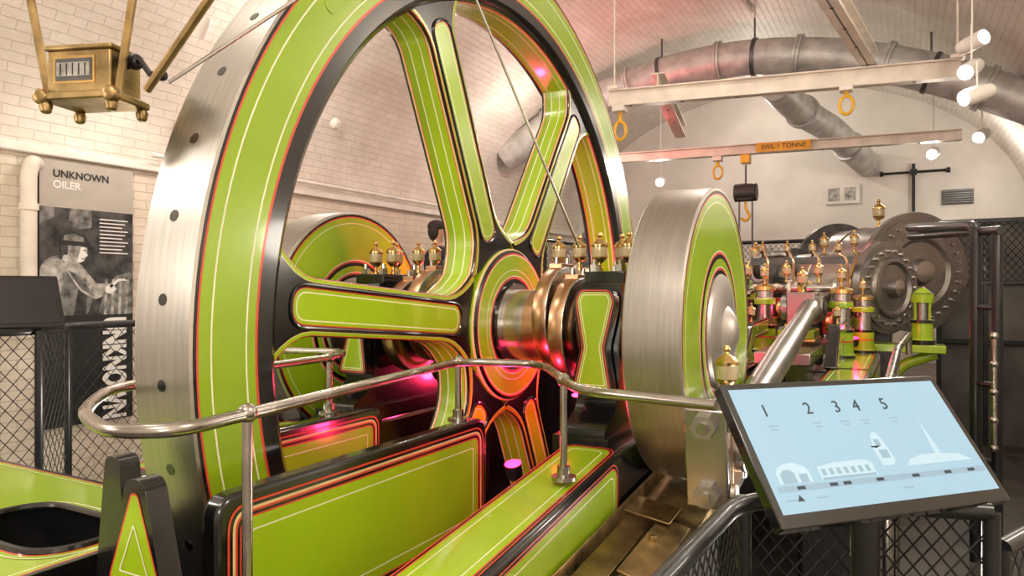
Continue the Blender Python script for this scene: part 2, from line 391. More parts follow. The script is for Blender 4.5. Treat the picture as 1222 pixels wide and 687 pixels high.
# ------------------------------------------------------------------ connecting rods
for s in(1,-1):
    mi=s<0; P0=V(-.445,2.01,-.445); P1=V(-.49,4.55,-.12)
    cr=grp('connecting_rod',(sx(s,-.46),2.02,-.445),'long polished steel connecting rod from crank disc to crosshead','connecting rod','connecting rods')
    d=(P1-P0).normalized()
    mb=MB(); L=(P1-P0).length
    prof=[(0,0.02,RODST),(.046,.02,RODST),(.046,.20,RODST),(.048,.24,RODST),(.056,L*.5,RODST),(.048,L*.9,RODST),(.06,L*.93,RODST),(.06,L,RODST),(0,L)]
    mb.lathe(prof,P0,d,seg=28); fin(mb,'rod_shank',cr,mirror=mi)
    fr=Matrix.Translation(P0)@Matrix.Rotation(math.atan2(d.z,d.y),4,'X')
    mb=MB(); mb.M=fr
    mb.box((-.02,-.075,0),(.115,.045,.275),STEEL); mb.box((0,.135,0),(.085,.05,.25),STEEL)
    mb.box((0,.03,.112),(.075,.17,.035),STEEL); mb.box((0,.03,-.112),(.075,.17,.035),STEEL)
    fin(mb,'big_end_strap',cr,mirror=mi,bev=.006)
    mb=MB(); mb.M=fr; mb.box((0,.03,0),(.08,.16,.19),COPPER); mb.cyl((-.06,.03,0),(.065,.03,0),.068,STEEL,seg=36); mb.cyl((.065,.03,0),(.085,.03,0),.032,BRASS,seg=24)
    fin(mb,'crank_pin',cr,mirror=mi,bev=.003)
    for z in(-.095,.095):
        mb=MB(); mb.M=fr
        mb.cyl((-.02,-.135,z),(-.02,-.03,z),.016,STEEL,seg=12); mb.lathe([(0,0),(.034,0),(.034,.028),(0,.028)],(-.02,-.125,z),(0,1,0),STEELF,seg=6)
        fin(mb,'strap_bolt',cr,mirror=mi)
        mb=MB(); mb.M=fr; mb.lathe([(0,0),(.026,0),(.026,.010),(.022,.014),(0,.014)],(.040,-.07,z),(1,0,0),STEELF,seg=20); fin(mb,'side_stud',cr,mirror=mi)
    cup(cr,(sx(s,-.44),2.05,-.315),1.25)
# ------------------------------------------------------------------ pedestals
for s in(1,-1):
    mi=s<0
    bp=grp('bearing_pedestal',(sx(s,-.86),2.31,-.50),'black and green crankshaft bearing pedestal with brass oil cups','bearing','crankshaft bearing pedestals')
    mb=MB(); mb.frame((-.86,2.31,0),(0,1,0),(0,0,1))
    side=roundp([(-.30,-.50),(.30,-.50),(.30,-.43),(.19,-.38),(.15,.02),(-.15,.02),(-.19,-.38),(-.30,-.43)],[.0,.0,.02,.05,.01,.01,.05,.02])
    mb.prism(side,-.068,.068,BLACK); mb.M=Matrix()
    mb.box((-.86,2.31,-.475),(.18,.66,.05),BLACK)
    fin(mb,'pedestal_body',bp,bev=.012,mirror=mi)
    mb=MB(); mb.frame((-.862,2.122,-.02),(1,0,0),(0,.09,1))
    pp=[(-.072,-.31),(.072,-.31),(.044,-.17),(.074,-.02),(.055,.02),(-.055,.02),(-.074,-.02),(-.044,-.17)]
    mb.prism(roundp(pp,.022,6),-.02,.016,BLACK); mb.bands(pp,.022,.0165,[(.007,BLACK),(.004,RED),(.003,BLACK),(.003,GOLD),(.005,GREEN2),(.0025,CREAM)],GREEN2)
    fin(mb,'painted_panel',bp,bev=0,mirror=mi,label='green panel with red and cream lines')
    mb=MB(); mb.lathe([(0,0),(.125,0),(.13,.01),(.13,.15),(.125,.16),(0,.16)],(-.94,2.312,AZ+.03),(1,0,0),BLACK,seg=36)
    mb.box((-.86,2.312,.035),(.14,.26,.04),BLACK)
    mb.lathe([(.093,0,COPPER),(.125,0,COPPER),(.13,.005,COPPER),(.13,.20,COPPER),(.093,.20)],(-.965,2.312,AZ),(1,0,0),seg=40)
    fin(mb,'bearing_cap',bp,bev=.006,mirror=mi)
    for dy in(-.10,.10):
        for dx in(-.045,.045):
            mb=MB()
            mb.lathe([(0,0),(.018,0),(.018,.022),(0,.022)],(-.86+dx,2.312+dy,.055),(0,0,1),STEEL,seg=6); mb.cyl((-.86+dx,2.312+dy,.05),(-.86+dx,2.312+dy,.095),.009,STEEL,seg=10)
            fin(mb,'cap_nut',bp,mirror=mi)
    for dx,dy in((-.05,-.045),(.0,.04),(.05,-.03)): cup(bp,(sx(s,-.86+dx),2.312+dy,.053),1.1)
# ------------------------------------------------------------------ sloping bed arms
BL=[(.004,RED),(.005,BLACK),(.004,RED),(.018,GREEN2),(.003,CREAM)]
def bed_arm(s,x0,x1,pa,pb,zb,label):
    g=grp('engine_bed',(sx(s,(x0+x1)/2),1.5,zb),label,'engine bed','engine beds')
    (ya,za),(yb,zb2)=pa,pb
    mi=s<0
    mb=MB(); mb.frame(((x0+x1)/2,0,0),(0,1,0),(0,0,1)); w=(x1-x0)/2
    mb.prism([(ya,zb),(yb,zb),(yb+.9,zb),(yb+.9,zb2),(yb,zb2),(ya,za)],-w,w,BLACK)
    fin(mb,'bed_body',g,bev=.016,mirror=mi)
    mb=MB(); d=V(0,yb-ya,zb2-za); L=d.length; mb.frame(((x0+x1)/2,ya,za),(1,0,0),d)
    mb.bands([(-w+.010,.02),(w-.010,.02),(w-.010,L-.02),(-w+.010,L-.02)],.05,.0015,BL,GREEN2,8)
    fin(mb,'top_panel',g,mirror=mi,label='green panel with red and cream lines')
    for xx,nx in((x1,1),(x0,-1)):
        mb=MB(); mb.frame((xx,0,0),(0,1,0),(0,0,1))
        mb.bands([(ya+.04,zb+.3),(yb-.05,zb+.3),(yb-.05,zb2-.022),(ya+.04,za-.022)],.06,.0015*nx,[(.004,RED),(.006,BLACK),(.004,RED),(.018,GREEN2),(.003,CREAM)],GREEN2,8)
        fin(mb,'side_panel',g,mirror=mi,label='green panel with red and cream lines')
bed_arm(1,-.90,-.715,(.62,-.63),(1.97,-.465),FLOOR,'green engine bed with black edges sloping from bearing')
bed_arm(-1,-.96,-.64,(1.30,-.54),(1.97,-.50),FLOOR,'wide green engine bed with black edges beside flywheel')
# curved casting with a real recess cut into its top
g=grp('engine_bed',(-2.0,.85,FLOOR),'curved green bed casting with black edged oval recess','engine bed','engine beds')
zt=-.575
so=[(-2.75,.40),(-1.53,.40),(-1.53,1.04),(-1.80,1.26),(-2.75,1.26)]
rec=[(-2.00,.86),(-1.62,.86),(-1.62,1.05),(-2.00,1.05)]
mb=MB(); mb.prism(roundp(so,.14,8),FLOOR,zt-.12,BLACK); 
outer=roundp(so,.14,8); 
mb.add([(p[0],p[1],zt-.12) for p in outer]+[(p[0],p[1],zt) for p in outer],[(i,(i+1)%len(outer),(i+1)%len(outer)+len(outer),i+len(outer)) for i in range(len(outer))],BLACK)
fin(mb,'casting_body',g)
# top: green plate with oval opening, built as a triangulated ring
bm=bmesh.new()
inn=roundp(inset(rec,-.02),.13,8)
def loopedges(lp):
    vv=[bm.verts.new((p[0]+2.0,p[1]-.85,zt-FLOOR)) for p in lp]; return [bm.edges.new((vv[i],vv[(i+1)%len(vv)])) for i in range(len(vv))]
ed=loopedges(outer)+loopedges(inn)
bmesh.ops.triangle_fill(bm,use_beauty=True,edges=ed,normal=(0,0,1))
me=bpy.data.meshes.new('top_plate'); bm.to_mesh(me); bm.free(); me.materials.append(GREEN2)
ob=bpy.data.objects.new('top_plate',me); SC.collection.objects.link(ob); ob.parent=g; ob['label']='green top plate with oval opening'
mb=MB()
mb.bands(inset(so,.0),.14,zt+.0012,[(.014,BLACK),(.005,RED),(.014,GREEN2),(.003,CREAM)],None,8)
mb.bands(inset(rec,-.055),.16,zt+.0014,[(.004,CREAM),(.012,GREEN2),(.006,RED),(.013,BLACK)],None,8)
fin(mb,'painted_lines',g,label='cream, red and black border lines')
mb=MB(); n8=len(inn)
mb.add([(p[0],p[1],zt) for p in inn]+[(p[0],p[1],zt-.11) for p in inn],[(i,(i+1)%n8,(i+1)%n8+n8,i+n8) for i in range(n8)],BLACK)
mb.add([(p[0],p[1],zt-.11) for p in inn],[tuple(range(n8))],PBLK)
lp=[Vector((p[0],p[1],zt+.002)) for p in inn]; mb.tube(lp+[lp[0]],.010,BLACK,8,False)
fin(mb,'oval_recess',g,label='black edged oval opening')
# ------------------------------------------------------------------ wheel pit guard panels
for s,X,ys in((1,-1.15,.90),(-1,-1.15,1.12)):
    mi=s<0
    g=grp('wheel_pit_guard',(sx(s,X),1.35,FLOOR),'green guard plate with black frame and pinstripes beside flywheel','guard panel','flywheel pit guard plates')
    mb=MB(); mb.frame((X,0,0),(0,1,0),(0,0,1))
    mb.prism(roundp([(ys,-.76),(1.88,-.76),(1.88,-.395),(ys,-.395)],.05,8),-.024,.024,BLACK); fin(mb,'guard_frame',g,bev=.010,mirror=mi)
    mb=MB(); mb.frame((X,0,0),(0,1,0),(0,0,1))
    for z in(.0255,-.0255):
        mb.bands([(ys+.022,-.738),(1.858,-.738),(1.858,-.417),(ys+.022,-.417)],.05,z,[(.005,RED),(.007,BLACK),(.006,GOLD),(.005,RED),(.006,BLACK),(.004,RED),(.024,GREEN2),(.003,CREAM)],GREEN2,8)
    fin(mb,'painted_plate',g,mirror=mi)
    mb=MB(); mb.bx((X-.05,ys+.05,FLOOR),(X+.05,1.8,-.76),DSTEEL); fin(mb,'guard_plinth',g,mirror=mi)
for k,(cxm,y,ht,wb,tw) in enumerate(((-1.385,.88,-.335,.055,.022),(-1.235,.83,-.35,.095,.026))):
    g=grp('end_stanchion',(cxm,y,FLOOR),('slim tapered black cast bracket before flywheel rim','tapered black cast bracket with green triangular inset')[k],'stanchion','end stanchions')
    mb=MB(); mb.frame((cxm,y,0),(1,0,0),(0,0,1))
    mb.prism(roundp([(-wb-.03,-.95),(wb+.02,-.95),(wb,-.60),(tw,ht),(-tw,ht),(-wb,-.60)],[.001,.001,.05,.03,.03,.05],8),-.022,.022,BLACK)
    mb.M=Matrix(); mb.bx((cxm-wb-.02,y-.04,FLOOR),(cxm+wb+.02,y+.04,-.93),BLACK)
    fin(mb,'stanchion_body',g,bev=.009)
    if k:
        mb=MB(); mb.frame((cxm,y-.0235,0),(1,0,0),(0,0,1))
        mb.bands([(-.078,-.545),(.078,-.545),(.010,ht-.025),(-.010,ht-.025)],.012,-.0005,[(.004,RED),(.006,GREEN2)],GREEN2)
        mb.bands([(-.044,-.525),(.044,-.525),(0.0,-.43)],.004,.001,[(.003,CREAM)],None)
        fin(mb,'painted_panel',g,label='green triangular panel with red line')
# ------------------------------------------------------------------ wheel hand rail
g=grp('wheel_handrail',(-1.1,1.0,-.75),'polished tubular steel handrail curving around the flywheel','handrail')
rp=smoothpath([(-.331,1.447,-.235),(-.658,1.507,-.235),(-.93,1.90,-.235),(-1.00,1.94,-.232),(-1.178,1.805,-.222),(-1.014,.873,-.222),(-1.0,.72,-.224),(-1.10,.675,-.226),(-1.29,.745,-.226),(-1.42,.84,-.226),(-1.56,.97,-.224),(-1.60,1.75,-.22),(-1.70,1.88,-.22),(-1.98,1.80,-.22),(-2.15,1.5,-.22)],.09,6)
mb=MB(); mb.tube(rp,.0118,RAILM,12); fin(mb,'rail_tube',g,ang=60)
for (x,y,z1,z0) in((-1.014,.873,-.22,FLOOR),(-1.178,1.80,-.22,-.40),(-.765,1.66,-.235,-.49),(-1.60,1.70,-.22,-.40),(-2.0,1.79,-.22,-.5),(-2.15,1.5,-.22,-.52)):
    mb=MB(); mb.cyl((x,y,z0),(x,y,z1),.0095,RAILM,seg=12); mb.sph((x,y,z1),.018,RAILM); mb.cyl((x,y,z0),(x,y,z0+.01),.032,RAILM,seg=18); mb.cyl((x,y,z0+.01),(x,y,z0+.035),.017,RAILM,seg=14)
    fin(mb,'rail_post',g)
# ------------------------------------------------------------------ drip tray
g=grp('drip_tray',(-.60,1.95,-.80),'shallow oily brass coloured drip trough beneath crank disc','drip tray')
mb=MB()
def plate(a,b,c,d,t,m):
    a,b,c,d=map(Vector,(a,b,c,d)); n=(b-a).cross(d-a).normalized()*t
    mb.add([a,b,c,d,a-n,b-n,c-n,d-n],[(0,1,2,3),(7,6,5,4),(0,4,5,1),(1,5,6,2),(2,6,7,3),(3,7,4,0)],m)
plate((-.70,1.46,-.70),(-.50,1.46,-.73),(-.50,2.35,-.65),(-.70,2.35,-.62),.008,TRAYM)
plate((-.70,1.46,-.655),(-.70,1.46,-.71),(-.70,2.35,-.63),(-.70,2.35,-.575),.006,TRAYM)
plate((-.50,1.46,-.74),(-.50,1.46,-.70),(-.50,2.35,-.62),(-.50,2.35,-.66),.006,TRAYM)
plate((-.685,1.50,-.675),(-.61,1.50,-.682),(-.61,1.85,-.652),(-.685,1.85,-.645),.005,OLDB)
plate((-.60,1.60,-.668),(-.515,1.60,-.690),(-.515,1.95,-.660),(-.60,1.95,-.640),.005,TRAYM)
plate((-.69,1.90,-.62),(-.56,1.90,-.64),(-.56,2.02,-.630),(-.69,2.02,-.610),.005,OLDB)
for y in(1.56,1.80): mb.cyl((-.575,y,-.70+.088*(y-1.44)),(-.575,y,-.675+.088*(y-1.44)),.010,OLDB,seg=8)
fin(mb,'tray_body',g,bev=.0015)
mb=MB(); mb.bx((-.68,1.5,FLOOR),(-.52,2.3,-.75),DSTEEL); fin(mb,'tray_stand',g)
# ------------------------------------------------------------------ rear beds, guides, cylinders
def column(s,x,y,z0,ht,cups=.9):
    g=grp('guide_column',(sx(s,x),y,z0),'green and steel guide column with brass top and oil cup','column','crosshead guide columns')
    k=ht/.45; mb=MB()
    mb.lathe([(0,0,BLACK),(.080,0,BLACK),(.080,.02,GREEN),(.070,.03,GREEN),(.066,.10*k,RED),(.068,.11*k,GREEN2),(.068,.16*k,BLACK),(.074,.165*k,BLACK),(.074,.18*k,STEEL),(.050,.185*k,STEEL),(.050,.31*k,STEEL),(.066,.315*k,GREEN2),(.068,.35*k,BRASS),(.066,.355*k,STEEL),(.055,.36*k,STEEL),(.055,.40*k,BRASS),(.066,.405*k,BRASS),(.066,.43*k,BRASS),(.03,.45*k,BRASS),(0,.45*k,BRASS)],(x,y,z0),(0,0,1),seg=28)
    fin(mb,'column_shaft',g,mirror=s<0); cup(g,(sx(s,x),y,z0+.445*k),cups)
for s in(1,-1):
    mi=s<0
    for xa,xb,y0,ye in((-.94,-.72,2.95,6.9),(-.36,-.14,2.9,5.2)):
        g=grp('engine_bed',(sx(s,(xa+xb)/2),4.7,FLOOR),'long green engine bed rail with black edges','engine bed','engine beds')
        mb=MB(); mb.bx((xa,y0,FLOOR),(xb,ye,-.42),BLACK); fin(mb,'bed_body',g,bev=.02,mirror=mi)
        mb=MB(); w=(xb-xa)/2; segs=[(y0+.05,4.0),(4.1,5.1)]+([(5.2,6.8)] if ye>6 else [])
        mb.frame(((xa+xb)/2,0,-.42),(1,0,0),(0,1,0))
        for a,b in segs:
            mb.bands([(-w+.025,a),(w-.025,a),(w-.025,b),(-w+.025,b)],.05,.0015,[(.006,RED),(.016,GREEN2),(.004,CREAM)],GREEN2)
        mb.frame((xb,0,0),(0,1,0),(0,0,1))
        for a,b in segs:
            mb.bands([(a,-.85),(b,-.85),(b,-.46),(a,-.46)],.05,.0015,[(.006,RED),(.016,GREEN2),(.004,CREAM)],GREEN)
        fin(mb,'painted_panels',g,mirror=mi)
    column(s,-.80,4.86,-.42,.45,1.1); column(s,-.335,4.70,-.42,.43,1.1); column(s,-.24,5.14,-.42,.38)
    g=grp('crosshead',(sx(s,-.56),4.6,-.42),'steel crosshead with round boss and green slipper','crosshead','crossheads')
    mb=MB(); mb.box((-.54,4.62,-.12),(.16,.24,.19),RODST); mb.cyl((-.66,4.60,-.12),(-.42,4.60,-.12),.075,RODST,seg=28); mb.cyl((-.42,4.60,-.12),(-.405,4.60,-.12),.05,DSTEEL,seg=24)
    mb.cyl((-.54,4.72,-.10),(-.50,5.5,-.06),.045,STEEL,seg=20); fin(mb,'crosshead_block',g,bev=.008,mirror=mi)
    mb=MB(); mb.box((-.56,4.60,-.27),(.20,.34,.05),GREEN); mb.box((-.56,4.60,-.305),(.22,.36,.02),BRASS); fin(mb,'slipper',g,bev=.006,mirror=mi)
    cup(g,(sx(s,-.54),4.60,-.03),1.3)
    g=grp('guide_bars',(sx(s,-.56),4.6,-.42),'green and black curved guide frame arms with steel bar','guide frame','guide bar frames')
    mb=MB()
    mb.bx((-.70,3.9,-.40),(-.42,5.1,-.335),STEEL); fin(mb,'lower_bar',g,bev=.006,mirror=mi)
    for x in(-.80,-.335):
        ya=4.02 if x<-.5 else 3.95
        arm=[(ya,-.42),(ya+.18,-.42),(ya+.32,-.30),(5.4,-.27),(5.4,-.17),(ya+.26,-.20)]
        mb=MB(); mb.frame((x,0,0),(0,1,0),(0,0,1)); mb.prism(roundp(arm,.05,6),-.03,.03,BLACK)
        for z in(.031,-.031): mb.bands(inset(arm,.012),.04,z,[(.006,RED),(.004,CREAM)],GREEN2)
        fin(mb,'curved_arm',g,mirror=mi,bev=.004)
        cup(g,(sx(s,x),4.40,-.20),.9)
    g=grp('valve_gear',(sx(s,-.85),5.3,-.42),'steel valve gear with rods, brass glands and red casting','valve gear','valve gear sets')
    mb=MB()
    mb.box((-.98,5.2,-.25),(.12,.18,.34),BLACK); mb.box((-.98,5.2,-.05),(.16,.22,.06),GREEN2)
    mb.cyl((-1.05,5.1,.0),(-.36,5.1,.0),.028,STEEL,seg=16)
    for x in(-.98,-.62): mb.lathe([(.03,0,GREEN2),(.06,0,GREEN2),(.07,.02,BLACK),(.06,.05,GREEN2),(.03,.05)],(x,5.1,.0),(1,0,0),seg=20)
    fin(mb,'rocker_shaft',g,bev=.003,mirror=mi)
    for x in(-.68,-.40):
        mb=MB(); mb.frame((x,5.10,.0),(0,1,0),(0,0,1))
        mb.prism(roundp([(-.04,-.30),(.03,-.30),(.045,0),(.03,.06),(-.03,.06),(-.045,0)],.03,6),-.012,.012,STEEL); mb.cyl((0,-.26,-.03),(0,-.26,.03),.022,BRASS,seg=14)
        fin(mb,'rocker_lever',g,mirror=mi,bev=.002)
    for bx_,by_,bz_ in((-.72,5.25,-.14),(-.42,5.35,-.24)):
        mb=MB(); mb.box((bx_,by_,bz_),(.15,.14,.15),REDP); mb.lathe([(0,0),(.065,0),(.065,.04),(.04,.05),(0,.05)],(bx_,by_-.07,bz_),(0,-1,0),BRASS,seg=20); fin(mb,'red_gland_box',g,mirror=mi,bev=.01,label='red painted gland casting')
    for i in range(5):
        mb=MB(); x=-1.02+.10*i
        mb.cyl((x,4.95,-.05+.02*i),(x+.04,5.65,.0),.013,STEEL,seg=12)
        mb.lathe([(.0,0),(.036,0),(.036,.03),(.02,.035),(.02,.07),(0,.07)],(x+.02,5.38,-.02+.01*i),(0,-1,0),BRASS,seg=16)
        fin(mb,'valve_spindle',g,mirror=mi)
    for x,y in((-.95,5.1),(-.70,5.1),(-.50,5.1)): cup(g,(sx(s,x),y,.04),1.2)
    for k in range(4):
        mb=MB(); x=-.92+.17*k
        mb.tube(smoothpath([(x,5.5,.22),(x+.01,5.45,.30-.02*k),(x+.07,5.30,.20),(x+.08,5.2,-.02)],.06,6),.008,COPPER,8)
        fin(mb,'oil_pipe',g,mirror=mi,label='thin copper oil pipe')
    mb=MB(); mb.bx((-1.0,5.47,.17),(-.32,5.53,.22),DSTEEL); fin(mb,'oil_pipe_rail',g,mirror=mi)
    for x in(-.92,-.75,-.58,-.41): cup(g,(sx(s,x),5.5,.22),1.0)
    g=grp('steam_pipe',(sx(s,-.80),5.9,-.2),'bent steel steam pipe with flanges behind valve gear','steam pipe','steam pipes')
    mb=MB(); mb.tube(smoothpath([(-1.0,5.95,.10),(-1.0,5.72,.10),(-1.0,5.68,.24),(-.78,5.74,.26),(-.70,5.80,.10)],.08,8),.032,GSTEEL,14)
    for p,dv in(((-1.0,5.80,.10),(0,1,0)),((-.90,5.70,.25),(1,.2,0))): mb.lathe([(.032,0),(.055,0),(.055,.025),(.032,.025)],p,dv,GSTEEL,seg=20)
    fin(mb,'pipe_run',g,mirror=mi)
    def flanged(label,c,ax,L,r,m,holes,face,lag):
        a,u,w=basis(ax); c=Vector(c)
        g=grp('steam_cylinder',(sx(s,c.x),c.y,c.z-r),label,'steam cylinder','steam cylinders')
        mb=MB()
        mb.lathe([(0,-L,m),(r*1.0,-L,m),(r*1.08,-L,DSTEEL),(r*1.08,-L+.04,DSTEEL),(r*.90,-L+.045,lag),(r*.90,-L*.6,BRASS),(r*.92,-L*.6+.004,BRASS),(r*.92,-L*.6+.02,lag),(r*.90,-L*.6+.024,lag),(r*.90,-.13,BRASS),(r*.92,-.126,BRASS),(r*.92,-.105,lag),(r*.90,-.10,lag),(r*.90,-.06,DSTEEL),(r*1.10,-.055,GSTEEL),(r*1.10,0,face),(r*.99,.004,face)],c,a,seg=64)
        fin(mb,'barrel',g,ang=25,mirror=mi)
        mb=MB()
        mb.lathe([(r*1.0,-.001,face),(r*1.0,.02,face),(r*.74,.022,GSTEEL),(r*.70,.045,face),(r*.62,.05,face),(r*.55,.030,face),(r*.25,.034,GSTEEL),(r*.20,.09,STEEL),(r*.12,.10,STEEL),(0,.11,STEEL)],c,a,seg=64)
        fin(mb,'end_cover',g,ang=25,mirror=mi)
        mb=MB()
        for k in range(holes):
            t=2*pi*k/holes; p=c+(u*math.cos(t)+w*math.sin(t))*r*.87
            mb.lathe([(0,.018),(.015,.018),(.015,.040),(0,.040)],p,a,STEEL,seg=6)
        o=fin(mb,'cover_bolts',g,mirror=mi); o['kind']='stuff'
        return g
    gg=flanged('smaller steam cylinder with polished lagging and bolted cover',(-.10,5.74,.0),(.84,-.54,0),.85,.30,GSTEEL,22,GSTEEL,STEEL)
    cup(gg,(sx(s,-.33),5.86,.27),1.3); cup(gg,(sx(s,-.55),6.02,.27),1.3)
    gg=flanged('large steam cylinder with bolted grey flange',(.09,6.75,.13),(.66,-.75,0),1.0,.45,GSTEEL,30,GSTEEL,GSTEEL)
    cup(gg,(sx(s,-.20),7.0,.53),2.0)
    mb=MB(); mb.bx((-.60,6.7,-1.4),(-.1,7.5,-.20),DSTEEL); fin(mb,'cylinder_foot',gg,bev=.02,mirror=mi)
    g=grp('valve_chest',(sx(s,-.95),6.1,-.42),'dark grey valve chest casting with studded lid','valve chest','valve chests')
    mb=MB(); mb.bx((-1.3,5.85,-.42),(-.98,6.7,.16),DSTEEL); mb.bx((-1.33,5.82,.12),(-.95,6.73,.17),GSTEEL); fin(mb,'chest_body',g,bev=.015,mirror=mi)
    for x in(-1.2,-1.05): cup(g,(sx(s,x),5.95,.17),1.6)
g=grp('lubricator_stand',(.14,5.45,FLOOR),'green lubricator on curved green bracket beside cylinders','lubricator')
mb=MB(); mb.box((.02,5.4,-.395),(.42,.22,.05),GREEN2)
mb.tube(smoothpath([(-.10,5.4,-1.4),(-.10,5.4,-.75),(-.05,5.4,-.52),(.18,5.4,-.43)],.12),.035,GREEN2,12); mb.box((-.10,5.4,-1.40),(.18,.18,.1),BLACK)
fin(mb,'bracket_arm',g,bev=.006)
mb=MB(); q=(.10,5.4,-.37)
mb.lathe([(0,0,BLACK),(.075,0,BLACK),(.075,.03,GREEN2),(.065,.04,GREEN2),(.062,.14,BLACK),(.070,.145,BLACK),(.070,.16,GSTEEL),(.042,.165,GSTEEL),(.042,.27,GREEN2),(.068,.275,GREEN2),(.068,.33,BLACK),(.060,.335,GREEN2),(.02,.37,BRASS),(0,.38,BRASS)],q,(0,0,1),seg=28)
for k in range(4):
    t=pi/4+k*pi/2; mb.cyl((q[0]+.058*math.cos(t),q[1]+.058*math.sin(t),q[2]+.15),(q[0]+.058*math.cos(t),q[1]+.058*math.sin(t),q[2]+.28),.008,GREEN2,seg=8)
fin(mb,'lubricator_body',g)
g=grp('engine_handrail',(-.05,3.3,FLOOR),'short polished steel handrail beside connecting rod','handrail')
mb=MB(); mb.tube(smoothpath([(-.05,2.75,FLOOR),(-.05,2.75,-.33),(-.03,3.9,-.29),(.02,4.9,-.28),(.02,4.9,-.40)],.1),.018,RAILM,12)
fin(mb,'rail_tube',g)
mb=MB(); mb.cyl((-.035,3.7,FLOOR),(-.035,3.7,-.30),.014,RAILM,seg=12); fin(mb,'rail_post',g)
# ------------------------------------------------------------------ fences
def meshpanel(mb,o,U,W,w,h,p=.034,r=.0016,slope=1.25):
    o=Vector(o);U=Vector(U).normalized();W=Vector(W).normalized(); 
    for sg in(1,-1):
        c=-h/slope if sg>0 else 0
        while c<w+(h/slope if sg<0 else 0):
            t0,t1=0,h
            if sg>0:
                if c<0: t0=-c*slope
                if c+h/slope>w: t1=(w-c)*slope
            else:
                if c-h/slope<0: t1=c*slope
                if c>w: t0=(c-w)*slope
            if t1-t0>.003:
                a=o+U*(c+sg*t0/slope)+W*t0; b=o+U*(c+sg*t1/slope)+W*t1
                mb.tube([a,b],r,MESHM,4,False)
            c+=p
def fence(label,pts,z0,z1,group,rr=.018,p=.05,mesh0=.08,wr=None):
    c=sum((Vector((*q,0)) for q in pts),Vector())/len(pts)
    g=grp('mesh_fence',(c.x,c.y,z0),label,'fence',group)
    mb=MB(); mb.tube(smoothpath([(x,y,z1) for x,y in pts],.12),rr,BLKM,12); fin(mb,'top_rail',g)
    mb=MB(); mb.tube(smoothpath([(x,y,z0+mesh0) for x,y in pts],.12),rr*.6,BLKM,8); fin(mb,'bottom_rail',g)
    for i,(x,y) in enumerate(pts):
        mb=MB(); mb.cyl((x,y,z0),(x,y,z1),rr*.9,BLKM,seg=12); mb.cyl((x,y,z0),(x,y,z0+.012),rr*2.4,BLKM,seg=16); fin(mb,'fence_post',g)
    for i in range(len(pts)-1):
        a=V(*pts[i],z0+mesh0);b=V(*pts[i+1],z0+mesh0); mb=MB(); meshpanel(mb,a,b-a,(0,0,1),(b-a).length,z1-z0-mesh0-.01,p,wr or (.0028 if p>.04 else .0018)); fin(mb,'wire_mesh',g)
    return g
fence('black tube fence with diamond wire mesh below touch screen',[(-.29,.62),(-.262,1.36),(.13,1.47)],FLOOR,-.385,'diamond mesh fences',.016,.030)
fence('black tube fence with diamond mesh on walkway side',[(.15,1.52),(.55,2.4),(.62,3.3)],FLOOR,-.46,'diamond mesh fences',.016,.04)
fence('black railing with diamond mesh infill along the side walkway',[(-3.75,.9),(-3.55,1.85),(-3.85,2.15),(-3.75,3.4),(-3.45,4.2)],FLOOR,-.20,'diamond mesh fences',.020,.062,.08,.0021)
fence('black railing with mesh infill on raised landing',[(-3.40,5.5),(-3.40,6.9),(-3.36,8.45),(-1.9,8.45),(-.4,8.45)],-1.0,.52,'diamond mesh fences',.022,.06)
g=grp('gate_frame',(.36,4.6,FLOOR),'tall black tubular gate frame with chrome bolts beside walkway','gate')
mb=MB()
mb.tube(smoothpath([(.03,5.4,.40),(.33,4.5,.33),(.33,4.5,-1.45)],.06),.03,BLKM,14); mb.tube([(.41,4.35,-1.45),(.41,4.35,.31)],.025,BLKM,14)
mb.tube([(.03,5.4,.34),(.42,4.3,.29)],.022,BLKM,12)
for z in(-.1,-.5,-.9): mb.tube([(.33,4.5,z),(.41,4.35,z)],.015,BLKM,10)
fin(mb,'frame_tubes',g)
mb=MB()
mb.tube([(.39,4.28,-.80),(.39,4.28,-.22)],.013,RAILM,12)
for z in(-.80,-.66,-.52,-.38,-.24): mb.sph((.39,4.28,z),.020,RAILM)
for z in(-.70,-.3): mb.cyl((.39,4.28,z),(.41,4.35,z),.008,RAILM,seg=8)
fin(mb,'chrome_bolt_bar',g)
g=grp('dark_screen_panel',(.75,7.8,FLOOR),'grey partition panels with black rails at far walkway','partition')
mb=MB(); mb.bx((.28,7.9,FLOOR),(1.38,7.95,.60),GPANEL)
fin(mb,'partition_sheet',g,bev=.005)
mb=MB()
for z in(.62,.05,-.5): mb.bx((.26,7.84,z-.02),(1.39,7.9,z+.02),BLKM)
for x in(.28,.65,1.02,1.36): mb.bx((x-.02,7.85,FLOOR),(x+.02,7.9,.62),BLKM)
fin(mb,'partition_frame',g,bev=.004)
mb=MB(); meshpanel(mb,(.28,7.83,.07),(1,0,0),(0,0,1),1.08,.53,.06,.003); fin(mb,'wire_mesh',g)
fence('black mesh fence panels beside the far walkway',[(.65,3.6),(.78,5.2),(.92,7.2)],FLOOR,-.10,'diamond mesh fences',.018,.06)
